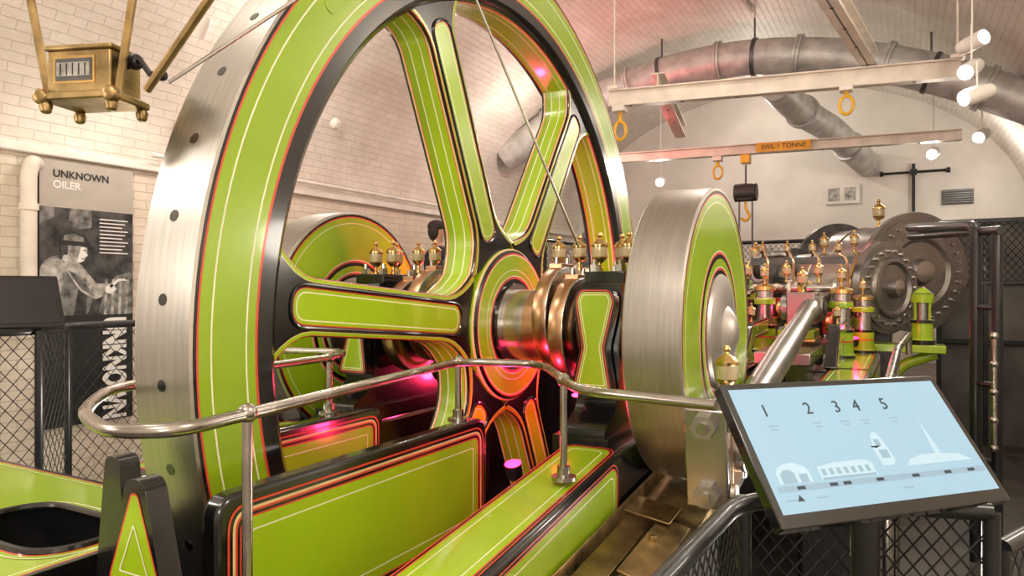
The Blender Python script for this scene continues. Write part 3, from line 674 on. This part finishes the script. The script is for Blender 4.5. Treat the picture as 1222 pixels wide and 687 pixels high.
# ------------------------------------------------------------------ touch screen
U=V(.6477,.7617,-.012).normalized(); W=V(-.4676,.4045,.786); W=(W-U*W.dot(U)).normalized(); NN=U.cross(W)
w,hh=.50,.253; TL=V(-.278,1.235,-.165); C=TL+U*w/2-W*hh/2
ks=grp('touch_screen',(C.x,C.y,FLOOR),'tilted black touch screen showing numbered timeline on a post','touch screen')
mb=MB(); mb.frame(C,U,W); mb.prism(roundp([(-w/2,-hh/2),(w/2,-hh/2),(w/2,hh/2),(-w/2,hh/2)],.006,4),-.022,0,SCRBZ); mb.prism(roundp([(-.2,-.09),(.2,-.09),(.2,.09),(-.2,.09)],.02,4),-.045,-.02,BLKM)
fin(mb,'screen_housing',ks,bev=.002)
mb=MB(); mb.frame(C,U,W)
xl,xr,yb,yt=-w/2+.013,w/2-.013,-hh/2+.022,hh/2-.012
mb.prism([(xl,yb),(xr,yb),(xr,yt),(xl,yt)],-.001,.0008,SCR)
def gy(f): return yt-(yt-yb)*f
def gx(f): return xl+(xr-xl)*f
def gpoly(ps,m,z=.0012): mb.add([(gx(a),gy(b),z) for a,b in ps],[tuple(range(len(ps)))],m)
gpoly([(.02,.80),(.99,.80),(.99,.845),(.02,.845)],SCRG)
for f in(.10,.24,.30,.45,.62,.78,.9): gpoly([(f,.81),(f+.035,.81),(f+.035,.835),(f,.835)],SCRD,.0015)
gpoly([(.04,.785),(.04,.70),(.055,.66),(.09,.63),(.13,.63),(.165,.66),(.18,.70),(.18,.785)],SCR2)
gpoly([(.055,.785),(.055,.71),(.075,.68),(.10,.68),(.115,.71),(.115,.785)],SCRG,.0014); gpoly([(.13,.785),(.13,.72),(.165,.72),(.165,.785)],SCRG,.0014)
gpoly([(.22,.785),(.22,.68),(.30,.655),(.44,.655),(.47,.68),(.47,.785)],SCR2)
for i in range(7): gpoly([(.232+i*.033,.75),(.232+i*.033,.70),(.250+i*.033,.70),(.250+i*.033,.75)],SCRG,.0016)
gpoly([(.225,.785),(.225,.765),(.465,.765),(.465,.785)],SCRG,.0015)
gpoly([(.515,.72),(.51,.58),(.525,.48),(.54,.44),(.56,.44),(.575,.52),(.585,.68),(.57,.72)],SCR2); gpoly([(.53,.56),(.53,.50),(.555,.50),(.555,.56)],SCRG,.0016); gpoly([(.53,.66),(.53,.59),(.57,.59),(.57,.66)],SCRG,.0016)
gpoly([(.63,.74),(.65,.69),(.72,.66),(.80,.66),(.90,.68),(.96,.74)],SCR2)
gpoly([(.79,.66),(.797,.50),(.805,.36),(.812,.50),(.82,.66)],SCR2)
gpoly([(.08,.92),(.095,.87),(.11,.92)],SCRD)
for f in(.03,.16,.55): gpoly([(f,.90),(f+.05,.90),(f+.05,.915),(f,.915)],SCRG)
fin(mb,'display',ks,label='lit pale blue display')
for ch,f in(('1',.115),('2',.31),('3',.445),('4',.54),('5',.68)):
    text(ch,.032,C+U*gx(f)+W*gy(.20)+NN*.0012,U,W,SCRD,ks,align='CENTER',name='numeral')
for f in(.12,.32,.45,.545,.69):
    for k,wd in enumerate((.045,.03)):
        mb=MB(); mb.frame(C,U,W); gpoly([(f-wd/2,.32+.03*k),(f+wd/2,.32+.03*k),(f+wd/2,.335+.03*k),(f-wd/2,.335+.03*k)],SCRG)
        fin(mb,'caption_line',ks)
mb=MB(); q=C-NN*.04; mb.cyl((q.x+.02,q.y,FLOOR),(q.x+.02,q.y,q.z+.02),.024,BLKM,seg=18); mb.cyl((q.x+.02,q.y,FLOOR),(q.x+.02,q.y,FLOOR+.015),.14,BLKM,seg=28); fin(mb,'stand_post',ks)
C2=V(-3.66,1.72,-.06); U2=V(.30,.95,0).normalized(); W2=V(-.55,.18,.75); W2=(W2-U2*W2.dot(U2)).normalized()
k2=grp('touch_screen',(C2.x,C2.y,FLOOR),'dark switched-off touch screen mounted on the side railing','touch screen')
mb=MB(); mb.frame(C2,U2,W2); mb.prism(roundp([(-.26,-.15),(.26,-.15),(.26,.15),(-.26,.15)],.01,4),-.03,0,BLKM); mb.prism([(-.24,-.13),(.24,-.13),(.24,.13),(-.24,.13)],-.001,.002,DARKSC); fin(mb,'screen_housing',k2)
mb=MB(); mb.cyl((C2.x-.02,C2.y,FLOOR),(C2.x-.02,C2.y,C2.z-.03),.025,BLKM); mb.cyl((C2.x-.02,C2.y,FLOOR),(C2.x-.02,C2.y,FLOOR+.015),.14,BLKM); fin(mb,'stand_post',k2)
# ------------------------------------------------------------------ poster on left wall
PX=-4.775
ps=grp('information_panel',(PX,2.80,-.78),'tall museum panel headed UNKNOWN OILER with black and white photograph','information panel')
mb=MB(); mb.frame((PX,0,0),(0,1,0),(0,0,1))
mb.prism([(2.49,-.90),(3.11,-.90),(3.11,.82),(2.49,.82)],-.02,0,PBLK); fin(mb,'board',ps)
mb=MB(); mb.frame((PX,0,0),(0,1,0),(0,0,1))
def pp(ps_,m,z,r=0):
    ps_=roundp(ps_,r,4) if r else ps_
    mb.add([(a,b,z) for a,b in ps_],[tuple(range(len(ps_)))],m)
pp([(2.49,.52),(3.11,.52),(3.11,.82),(2.49,.82)],GREIGE,.001)
pp([(2.49,-.18),(2.90,-.18),(3.11,-.18),(3.11,.52),(2.49,.52)],PDG,.001)
pp([(2.49,.40),(2.58,.46),(2.58,.52),(2.49,.52)],PGREY,.002)
pp([(2.66,.38),(2.82,.40),(2.82,.52),(2.68,.52)],PGREY,.0015,.02)
pp([(2.86,-.18),(3.11,-.18),(3.11,.12),(2.98,.08),(2.90,-.04)],PGREY,.002,.03)
for k in range(4): pp([(2.90+.05*k,-.18),(2.92+.05*k,-.18),(2.93+.05*k,.06),(2.91+.05*k,.06)],PLG,.003)
pp([(2.80,.0),(2.98,.0),(2.98,.03),(2.80,.03)],PLG,.004)
pp([(2.49,-.18),(2.80,-.18),(2.83,-.04),(2.80,.10),(2.72,.20),(2.60,.22),(2.49,.16)],PGREY,.003,.05)
pp([(2.49,-.18),(2.58,-.18),(2.66,.14),(2.60,.20),(2.49,.14)],PLG,.004,.03)
pp([(2.70,-.18),(2.78,-.18),(2.79,.00),(2.74,.06)],PDG,.004,.01)
pp([(2.62,.16),(2.72,.18),(2.86,.02),(2.94,.02),(2.95,-.03),(2.84,-.08),(2.74,-.02)],PLG,.005,.03)
pp([(2.66,.12),(2.74,.08),(2.82,-.03),(2.84,-.06),(2.75,-.01)],PGREY,.0055,.01)
pp([(2.91,.01),(2.96,.03),(2.99,-.01),(2.95,-.04),(2.91,-.03)],PWH,.006,.01)
pp([(2.95,.0),(3.01,.05),(3.06,.05),(3.05,.065),(3.00,.065),(2.94,.015)],PWH,.006,.004)
pp([(2.62,.18),(2.69,.15),(2.74,.21),(2.66,.26)],PLG,.0045)
pp([(2.64,.24),(2.68,.185),(2.735,.165),(2.768,.18),(2.775,.205),(2.795,.215),(2.785,.235),(2.790,.28),(2.73,.33),(2.65,.31)],PLG,.006,.008)
pp([(2.72,.17),(2.742,.168),(2.765,.185),(2.770,.205),(2.788,.217),(2.775,.235),(2.775,.27),(2.745,.27)],PWH,.0063,.006)
pp([(2.762,.246),(2.778,.244),(2.778,.252),(2.762,.254)],PBLK,.0068)
pp([(2.748,.190),(2.768,.190),(2.768,.196),(2.748,.196)],PDG,.0068)
pp([(2.61,.28),(2.76,.275),(2.83,.255),(2.835,.272),(2.80,.30),(2.78,.34),(2.70,.37),(2.62,.35)],PBLK,.007,.015)
pp([(2.63,.31),(2.77,.305),(2.76,.335),(2.70,.358),(2.64,.345)],PGREY,.0072,.01)
pp([(2.615,.22),(2.66,.215),(2.665,.29),(2.62,.30)],PDG,.0065,.01)
for k in range(10):
    wd=.20-.02*(k*7%3); pp([(2.87,.46-.025*k),(2.87+wd,.46-.025*k),(2.87+wd,.468-.025*k),(2.87,.468-.025*k)],PWH,.006)
fin(mb,'printed_photograph',ps,label='black and white picture of a capped man oiling machinery')
text('UNKNOWN',.066,(PX+.003,2.57,.735),(0,1,0),(0,0,1),PBLK,ps,bold=.0015)
text('OILER',.066,(PX+.003,2.57,.665),(0,1,0),(0,0,1),PWH,ps,bold=.0015)
text('UNKNOWN',.215,(PX+.009,2.965,-.20),(0,0,-1),(0,1,0),PWH,ps,sx=.58,bold=.010)
mb=MB(); mb.frame((PX,0,0),(0,1,0),(0,0,1)); mb.prism([(2.03,.40),(2.20,.40),(2.20,.47),(2.03,.47)],-.02,0,PDG)
fin(mb,'wall_label',None,(PX,2.1,.43),label='small dark grey label on painted brick wall',cat='sign')
g=grp('drain_pipe',(-4.74,2.40,-.1),'cream painted vertical pipe with elbow on brick wall','pipe')
mb=MB(); mb.tube(smoothpath([(-4.79,2.48,.78),(-4.72,2.42,.78),(-4.72,2.40,.70),(-4.72,2.40,-.3)],.06),.045,CREAMB,14)
for z in(.5,.0): mb.cyl((-4.72,2.40,z-.02),(-4.72,2.40,z+.02),.055,CREAMB)
fin(mb,'pipe_run',g)
# ------------------------------------------------------------------ ducts
def dpt(x): return (x,8.0,2.50-.108*(x+1.75)**2)
g=grp('ventilation_duct',(-1.8,8.0,1.6),'galvanised round ventilation duct following the vaulted ceiling','duct')
mb=MB(); dp=[dpt(-4.5+5.75*i/28) for i in range(29)]; mb.tube(dp,.19,DUCT,24)
for i in(3,8,13,17,21,25):
    a=Vector(dp[i]);b=Vector(dp[i+1]); d=(b-a).normalized(); mb.lathe([(.19,0),(.22,0),(.22,.025),(.21,.027),(.21,.032),(.22,.034),(.22,.06),(.19,.06)],a,d,DUCT,seg=28)
fin(mb,'duct_run',g,ang=40)
for i in(10,15,23):
    a=Vector(dp[i]); mb=MB(); mb.cyl(a+V(0,0,.18),(a.x,a.y,vaultz(a.x)),.010,DSTEEL); mb.lathe([(.191,-.02),(.205,-.02),(.205,.02),(.191,.02)],a,(Vector(dp[i+1])-a),DSTEEL,seg=24)
    fin(mb,'duct_hanger',g)
g=grp('ventilation_duct',(-1.4,9,1.9),'galvanised branch duct turning toward far white wall','duct')
mb=MB(); bpth=smoothpath([(-1.25,8.25,2.22),(-1.10,9.0,2.10),(-.80,9.9,2.0),(-.55,10.4,1.75),(-.45,10.98,1.70)],.35,8); mb.tube(bpth,.17,DUCT,24)
for i in(6,20): mb.lathe([(.17,-.03),(.20,-.03),(.20,.03),(.17,.03)],bpth[i],bpth[i+1]-bpth[i],DUCT,seg=24)
fin(mb,'duct_run',g,ang=40)
# ------------------------------------------------------------------ beams
def ibeam(p0,p1,hgt,wd,label,grpn='overhead lifting beams'):
    p0=Vector(p0);p1=Vector(p1); d=p1-p0; L=d.length
    g=grp('overhead_beam',(p0+p1)/2,label,'beam',grpn)
    mb=MB(); U_=d.normalized(); S=U_.cross(V(0,0,1))
    mb.M=Matrix(((U_.x,S.x,0,p0.x),(U_.y,S.y,0,p0.y),(U_.z,S.z,1,p0.z),(0,0,0,1)))
    mb.bx((0,-wd/2,hgt/2-.012),(L,wd/2,hgt/2),CREAMB); mb.bx((0,-wd/2,-hgt/2),(L,wd/2,-hgt/2+.012),CREAMB); mb.bx((0,-.006,-hgt/2),(L,.006,hgt/2),CREAMB)
    fin(mb,'beam_section',g,bev=.002)
    mb=MB(); mb.M=Matrix.Translation(p0)
    for k in range(int(L/.45)):
        c=U_*(0.2+k*.45); mb.cyl(c+V(0,0,-hgt/2-.006),c+V(0,0,-hgt/2),.012,DSTEEL,seg=8)
    o=fin(mb,'beam_rivets',g); o['kind']='stuff'
    return g
b1=ibeam((-2.35,6.08,1.71),(.384,6.56,1.71),.15,.10,'cream painted steel beam spanning the vault')
b2=ibeam((-3.2,8.0,1.54),(.50,8.45,1.54),.11,.10,'cream painted rear steel beam with orange label')
ibeam((-.62,3.0,1.87),(-.25,6.52,1.87),.15,.12,'cream painted ceiling beam running along the vault')
ibeam((-1.95,6.25,1.87),(-2.2,7.9,1.75),.14,.12,'cream painted ceiling beam running along the vault')
for p in((-2.30,6.09),(.36,6.55)):
    g=grp('beam_hanger',(p[0],p[1],1.79),'thin steel hanger rod fixing beam to vault','hanger','beam hangers')
    mb=MB(); mb.cyl((p[0],p[1],1.785),(p[0],p[1],vaultz(p[0])),.008,CREAMB); fin(mb,'hanger_rod',g)
    mb=MB(); mb.box((p[0],p[1],1.80),(.10,.12,.03),CREAMB); fin(mb,'hanger_plate',g,bev=.004)
dd=(V(.5,8.45,0)-V(-3.2,8.0,0)).normalized(); c=V(-3.2,8.0,1.54)+dd*2.05
sg=grp('beam_label',c+V(.01,-.065,0),'orange safe load label fixed on cream beam','sign'); mb=MB(); mb.frame(c+V(.01,-.065,0),dd,(0,0,1)); mb.prism([(-.28,-.05),(.28,-.05),(.28,.05),(-.28,.05)],-.01,0,ORANGE); fin(mb,'label_plate',sg)
text('SWL 1 TONNE',.07,c+V(.01,-.068,0),dd,(0,0,1),PBLK,sg,align='CENTER')
def hook(p,top,sc,label):
    g=grp('lifting_eye',p,label,'lifting hook','lifting eyes on beams')
    p=Vector(p); mb=MB(); mb.cyl(p,(p.x,p.y,top),.018*sc,YEL,seg=10); mb.box((p.x,p.y,top-.03),(.10*sc,.12*sc,.05),WHITE)
    fin(mb,'clamp',g,bev=.003)
    mb=MB(); rr=.05*sc; ring=[p+V(math.sin(t)*rr,0,-rr*1.5-math.cos(t)*rr*1.5) for t in [2*pi*k/20 for k in range(21)]]; mb.tube(ring,.014*sc,YEL,8); fin(mb,'ring',g)
hook((-.42,6.42,1.57),1.66,1.0,'yellow lifting eye clamped under cream beam')
hook((-2.25,6.10,1.50),1.64,1.1,'yellow lifting eye at beam end')
hook((-1.85,8.16,1.38),1.485,1.0,'yellow lifting eye under rear beam')
hx=V(-1.55,8.19,1.42)
g=grp('chain_hoist',hx,'black chain hoist with yellow hook hanging from beam','chain hoist')
mb=MB(); mb.box(hx+V(0,0,.01),(.10,.12,.10),YEL); mb.cyl(hx+V(0,0,-.05),hx+V(0,0,-.26),.010,DSTEEL); mb.box(hx+V(0,0,-.36),(.18,.14,.18),DPANEL); mb.cyl(hx+V(-.12,0,-.36),hx+V(.12,0,-.36),.10,DPANEL); mb.cyl(hx+V(0,0,-.26),hx+V(0,0,-.3),.04,DPANEL)
fin(mb,'hoist_body',g,bev=.01)
for dx in(-.07,.07):
    mb=MB(); mb.cyl(hx+V(dx,0,-.36),hx+V(dx,0,-1.2),.010,DSTEEL,seg=8); fin(mb,'chain',g)
mb=MB(); mb.tube(smoothpath([hx+V(0,0,-.4),hx+V(0,0,-.55),hx+V(.05,0,-.62),hx+V(0,0,-.68),hx+V(-.05,0,-.64)],.04),.016,YEL,8); fin(mb,'hook',g)
# ------------------------------------------------------------------ spot lamps
def spot(p,aim,r,L,label,power=0,rod=None,grpn='ceiling spotlights'):
    p=Vector(p);a=(Vector(aim)-p).normalized()
    g=grp('spotlight',p,label,'spotlight',grpn)
    mb=MB(); mb.lathe([(0,-L,WHITE),(r*.8,-L,WHITE),(r,-L*.7,WHITE),(r,0,WHITE),(r*.9,0,WHITE),(r*.85,-.015,WHITE)],p,a,seg=24); fin(mb,'lamp_housing',g)
    mb=MB(); mb.lathe([(r*.86,-.015),(0,-.012)],p,a,LAMP,seg=24); fin(mb,'lamp_lens',g)
    q=p-a*L*.5; mb=MB(); zt=vaultz(q.x) if rod is None else q.z+rod
    mb.cyl(q,(q.x,q.y,zt),.006,WHITE,seg=8); fin(mb,'lamp_bracket',g)
    if power:
        l=bpy.data.lights.new('spot_lamp','SPOT'); l.energy=power*KL; l.color=(1,.90,.77); l.spot_size=math.radians(95); l.spot_blend=.6; l.shadow_soft_size=.06
        o=bpy.data.objects.new('spot_lamp',l); SC.collection.objects.link(o); o.rotation_euler=a.to_track_quat('-Z','Y').to_euler()
        o.parent=g; o.location=a*.03
spot((.48,5.9,1.74),(1.6,4.6,1.9),.055,.20,'white cylindrical spotlight aimed sideways')
spot((.36,5.75,1.47),(-1.2,2.4,-.2),.055,.22,'white cylindrical spotlight aimed at engine',90,.30)
spot((.34,5.6,1.26),(-.9,4.6,.75),.055,.22,'white cylindrical spotlight aimed low',0,.22)
spot((.62,8.2,1.45),(-.8,5.2,0),.06,.18,'white spotlight near end wall',70)
spot((.25,8.8,1.42),(-.6,5.2,0),.06,.18,'white spotlight near end wall',60)
spot((-2.75,8.9,1.35),(-2.0,4.0,0),.06,.18,'small white spotlight on far vault',60)
spot((-3.95,3.0,1.60),(-4.7,2.8,.2),.05,.14,'white spotlight lighting the information panel',40)
spot((-3.3,4.8,2.0),(-2.0,2.8,0),.05,.16,'white spotlight aimed at engine',60)
spot((-2.6,4.0,2.3),(-1.4,2.3,0),.05,.16,'white spotlight aimed at engine',60)
for p in((-4.62,3.55,1.30),(-4.55,4.9,1.5)):
    mb=MB(); mb.lathe([(0,.05),(.03,.048),(.05,.03),(.055,0),(0,0)],p,(.9,0,-.5),WHITE,seg=20); fin(mb,'wall_sensor',None,p,label='round white sensor fixed to vault',cat='sensor',group='wall sensors')
def conduit(pts_,r,label):
    g=MB(); g.tube(smoothpath(pts_,.1),r,WHITE,8); fin(g,'conduit_pipe',None,pts_[0],label=label,cat='conduit',group='ceiling conduits')
conduit([(-1.75,3.0,2.88),(-1.6,5.2,2.88),(-1.4,7.7,2.88)],.022,'white painted conduit along vault crown')
conduit([(-3.9,1.2,2.28),(-3.7,2.2,2.38),(-3.2,2.9,2.62)],.02,'white painted conduit on vault')
conduit([(-4.70,3.2,.95),(-4.72,7.8,.95)],.018,'white painted conduit above side wall')
conduit([(.95,3.2,1.86),(.95,8.0,1.86)],.016,'white painted conduit along vault haunch')
g=grp('tee_bar',(.1,10.95,1.0),'black metal tee shaped tool hanging on white wall','tool')
mb=MB(); mb.tube([(-.28,10.94,1.55),(.50,10.94,1.55)],.018,BLKM,10); mb.tube([(.10,10.94,1.66),(.10,10.94,1.02)],.020,BLKM,10)
for x in(-.28,.50): mb.cyl((x-.02,10.94,1.55),(x+.02,10.94,1.55),.035,BLKM)
mb.box((.10,10.94,1.55),(.08,.05,.08),BLKM); fin(mb,'bar',g)
g=grp('vent_grille',(.60,10.97,1.2),'dark slatted ventilation grille in white wall','vent')
mb=MB(); mb.bx((.43,10.96,1.10),(.78,10.99,1.29),DPANEL)
for k in range(6): mb.box((.605,10.95,1.12+.03*k),(.34,.02,.01),DSTEEL)
fin(mb,'grille',g)
g=grp('notice_board',(-.85,10.95,1.2),'framed white notice boards on end wall','notice board')
mb=MB(); mb.bx((-.98,10.95,1.18),(-.55,10.99,1.45),WHITE); mb.bx((-.95,10.945,1.22),(-.80,10.955,1.40),PLG); mb.bx((-.74,10.945,1.22),(-.60,10.955,1.40),PLG); fin(mb,'board',g)
g=grp('wall_valve_set',(-3.2,10.9,.4),'black wall mounted valves on white far wall','valves')
for i,x in enumerate((-4.0,-3.75)):
    mb=MB(); mb.sph((x,10.85,.42),.07,BLKM); mb.cyl((x,10.98,.42),(x,10.8,.42),.03,BLKM); mb.cyl((x,10.9,.42),(x,10.9,.1),.02,BLKM)
    fin(mb,'valve',g)
# ------------------------------------------------------------------ hanging revolution counter
g=grp('revolution_counter',(-1.60,.953,.41),'antique brass counter box hanging from diagonal rods','counter')
RC=Matrix.Translation((-1.60,.953,.475))@Matrix.Rotation(math.radians(20),4,'Z')
mb=MB(); mb.M=RC
mb.box((0,0,0),(.155,.10,.095),OLDB); mb.box((0,0,-.055),(.185,.125,.018),OLDB); mb.box((0,0,.052),(.165,.11,.012),OLDB)
for x in(-.08,.08):
    for y in(-.05,.05): mb.lathe([(0,-.03),(.010,-.028),(.014,-.012),(.010,0),(0,0)],(x,y,-.062),(0,0,1),OLDB,seg=12)
for x in(-.085,.085): mb.lathe([(0,-.02),(.018,-.01),(.018,.01),(0,.02)],(x,-.055,-.055),(0,1,0),OLDB,seg=12)
fin(mb,'counter_case',g,bev=.004)
mb=MB(); mb.M=RC
mb.box((-.01,-.0505,.003),(.10,.003,.06),BRASS); mb.box((-.01,-.052,.003),(.088,.003,.048),DSTEEL); mb.box((-.01,-.0535,.003),(.080,.003,.03),PLG)
for k in range(5): mb.box((-.04+.015*k,-.0555,.003),(.002,.002,.026),PBLK)
fin(mb,'dial_window',g,label='glazed number window')
mb=MB(); mb.M=RC
mb.tube([(.08,0,.02),(.12,-.01,.03),(.15,-.02,-.005),(.18,-.02,-.01)],.007,BLKM,8); mb.sph((.10,0,.03),.018,BLKM); mb.sph((.18,-.02,-.01),.012,BLKM); fin(mb,'trip_lever',g)
for a,b,r,m in(((-1.775,.95,.44),(-2.45,.98,2.35),.010,OLDB),((-1.513,.95,.42),(-1.10,1.0,2.30),.009,OLDB),((-1.41,.95,.42),(.3,1.1,2.0),.009,OLDB),((-1.342,.953,.428),(.35,2.2,1.95),.0045,STEEL)):
    mb=MB(); mb.tube([a,b],r,m,8); fin(mb,'hanging_rod',g)
mb=MB(); mb.tube([(-.98,2.25,.14),(-1.56,.90,2.68)],.0045,STEEL,8); fin(mb,'drive_cord',None,(-.98,2.25,.14),label='thin steel cord running up from bearing to ceiling',cat='cord')
# ------------------------------------------------------------------ red accent lamps
for i,(p,e) in enumerate((((-1.02,2.62,-.36),13),((-1.75,2.75,-.25),13),((-.60,5.0,-.22),1.4),((-.28,4.95,-.36),1.4),((-2.0,3.4,-.35),12),((-1.35,3.1,-.55),11),((-1.12,2.05,-.62),5))):  # last entry is an extra lamp, added for the red glow beneath the hub
    g=grp('accent_lamp',p,'small red accent lamp inside the engine frame','lamp','red accent lamps')
    mb=MB(); mb.lathe([(0,0,BLKM),(.025,0,BLKM),(.028,.02,BLKM),(.028,.05,REDL),(0,.052,REDL)],p,(0,-.3,1),seg=16); fin(mb,'lamp_head',g)
    l=bpy.data.lights.new('red_glow','POINT'); l.energy=e; l.color=(1,.03,.12); l.shadow_soft_size=.03
    o=bpy.data.objects.new('red_glow',l); SC.collection.objects.link(o); o.parent=g; o.location=(0,-.03,.10)
# ------------------------------------------------------------------ people
def person(x,y,z0,H,face,top,label):
    g=grp('person',(x,y,z0),label,'person')
    M=Matrix.Rotation(face,4,'Z')
    def skin(name,verts,edges,rad,m,lvl=1):
        me=bpy.data.meshes.new(name); me.from_pydata([tuple(M@(Vector(v)*H)) for v in verts],edges,[]); me.materials.append(m)
        ob=bpy.data.objects.new(name,me); SC.collection.objects.link(ob); ob.parent=g
        md=ob.modifiers.new('skin','SKIN'); 
        for i,r in enumerate(rad): me.skin_vertices[0].data[i].radius=(r*H,r*H*(.85))
        me.skin_vertices[0].data[0].use_root=True
        s=ob.modifiers.new('sub','SUBSURF'); s.levels=lvl; s.render_levels=lvl+1
        for p in me.polygons: p.use_smooth=True
        return ob
    vs=[(0,0,.52),(0,0,.62),(0,0,.74),(0,0,.81),(0,.005,.86),(0,.0,.90),(0,.0,.955),(0,.0,.985),
        (.11,0,.80),(.135,.01,.62),(.125,-.05,.49),(.12,-.08,.44),(-.11,0,.80),(-.135,.01,.62),(-.125,-.05,.49),(-.12,-.08,.44),
        (.05,0,.49),(.055,0,.27),(.055,.01,.04),(.06,-.08,.015),(-.05,0,.49),(-.055,0,.27),(-.055,.01,.04),(-.06,-.08,.015)]
    rd=[.075,.07,.085,.05,.032,.042,.050,.03,.035,.027,.018,.016,.035,.027,.018,.016,.055,.038,.025,.02,.055,.038,.025,.02]
    ed=[(0,1),(1,2),(2,3),(3,4),(4,5),(5,6),(6,7),(3,8),(8,9),(9,10),(10,11),(3,12),(12,13),(13,14),(14,15),(0,16),(16,17),(17,18),(18,19),(0,20),(20,21),(21,22),(22,23)]
    for sgn,b in((1,11),(-1,15)):
        for k,(dx,dz,L) in enumerate(((-.014,-.01,.030),(-.007,-.02,.036),(0,-.022,.040),(.007,-.02,.036),(.018,.0,.025))):
            bx,by,bz=vs[b]; vs.append((bx+dx,by-.012,bz+dz*.5)); rd.append(.0055); ed.append((b,len(vs)-1)); vs.append((bx+dx*1.3,by-.02,bz-L)); rd.append(.0045); ed.append((len(vs)-2,len(vs)-1))
    skin('body',vs,ed,rd,SKIN,2)
    tv=[(0,0,.54),(0,0,.62),(0,0,.74),(0,0,.815),(.11,0,.80),(.135,.01,.62),(.127,-.045,.50),(-.11,0,.80),(-.135,.01,.62),(-.127,-.045,.50)]
    skin('jacket',tv,[(0,1),(1,2),(2,3),(3,4),(4,5),(5,6),(3,7),(7,8),(8,9)],[.09,.085,.098,.058,.043,.035,.027,.043,.035,.027],top)
    skin('trousers',[(0,0,.53),(.05,0,.48),(.055,0,.27),(.055,.01,.05),(-.05,0,.48),(-.055,0,.27),(-.055,.01,.05)],[(0,1),(1,2),(2,3),(0,4),(4,5),(5,6)],[.085,.063,.047,.036,.063,.047,.036],TROU)
    PM=Matrix.Translation((x,y,z0))@M@Matrix.Scale(H,4)
    mb=MB(); mb.M=PM
    mb.sph((0,.012,.960),.050,HAIR,16,(1.02,1.08,.85)); mb.sph((0,.024,.932),.047,HAIR,16,(1.08,.85,1.25)); fin(mb,'hair',g)
    mb=MB(); mb.M=PM; mb.sph((0,-.046,.925),.008,SKIN,10,(.8,1.2,1.4)); fin(mb,'nose',g)
    for q in(-.016,.016):
        mb=MB(); mb.M=PM; mb.sph((q,-.040,.937),.0045,PBLK,8); fin(mb,'eye',g)
    mb=MB(); mb.M=PM; mb.sph((0,-.040,.905),.006,MAROON,8,(1.6,.5,.5)); fin(mb,'mouth',g)
person(-4.1,5.9,-1.0,1.68,2.3,NAVY,'visitor in dark jacket standing behind the mesh railing')
person(-.80,8.95,-1.0,1.70,-.3,MAROON,'dark haired visitor in maroon jacket standing beyond the engine')
# ------------------------------------------------------------------ light
def pt(p,e,r=.12,c=(1,.905,.79)):
    l=bpy.data.lights.new('room_and_fill_light','POINT'); l.energy=e*KL; l.color=c; l.shadow_soft_size=r
    o=bpy.data.objects.new('room_and_fill_light',l); SC.collection.objects.link(o); o.location=p
pt((-3.9,-.3,1.5),70); pt((-.6,-.8,2.0),135,.2); pt((.9,1.2,1.5),72); pt((-2.6,1.0,2.35),40); pt((.7,4.3,1.75),48)
pt((-3.9,4.0,1.75),38); pt((-1.3,5.0,2.45),36,.05); pt((-3.6,7.2,1.7),44,.05); pt((-1.7,9.6,2.2),55,.05); pt((.8,9.8,1.4),32,.05)
pt((.3,-.9,.3),82,.25); pt((-2.6,-.6,.4),66,.25); pt((-3.2,2.2,-.6),26,.1); pt((-.15,2.3,-.75),18,.1); pt((.9,3.2,.3),22,.12)  # added fill lights without fixtures, behind the camera and low around the engine
pt((-2.4,7.0,1.7),30,.05,(1,.08,.12))
w=bpy.data.worlds.new('world'); SC.world=w; w.use_nodes=True; w.node_tree.nodes['Background'].inputs[0].default_value=(1,.95,.9,1); w.node_tree.nodes['Background'].inputs[1].default_value=.15
SC.view_settings.view_transform='Standard'
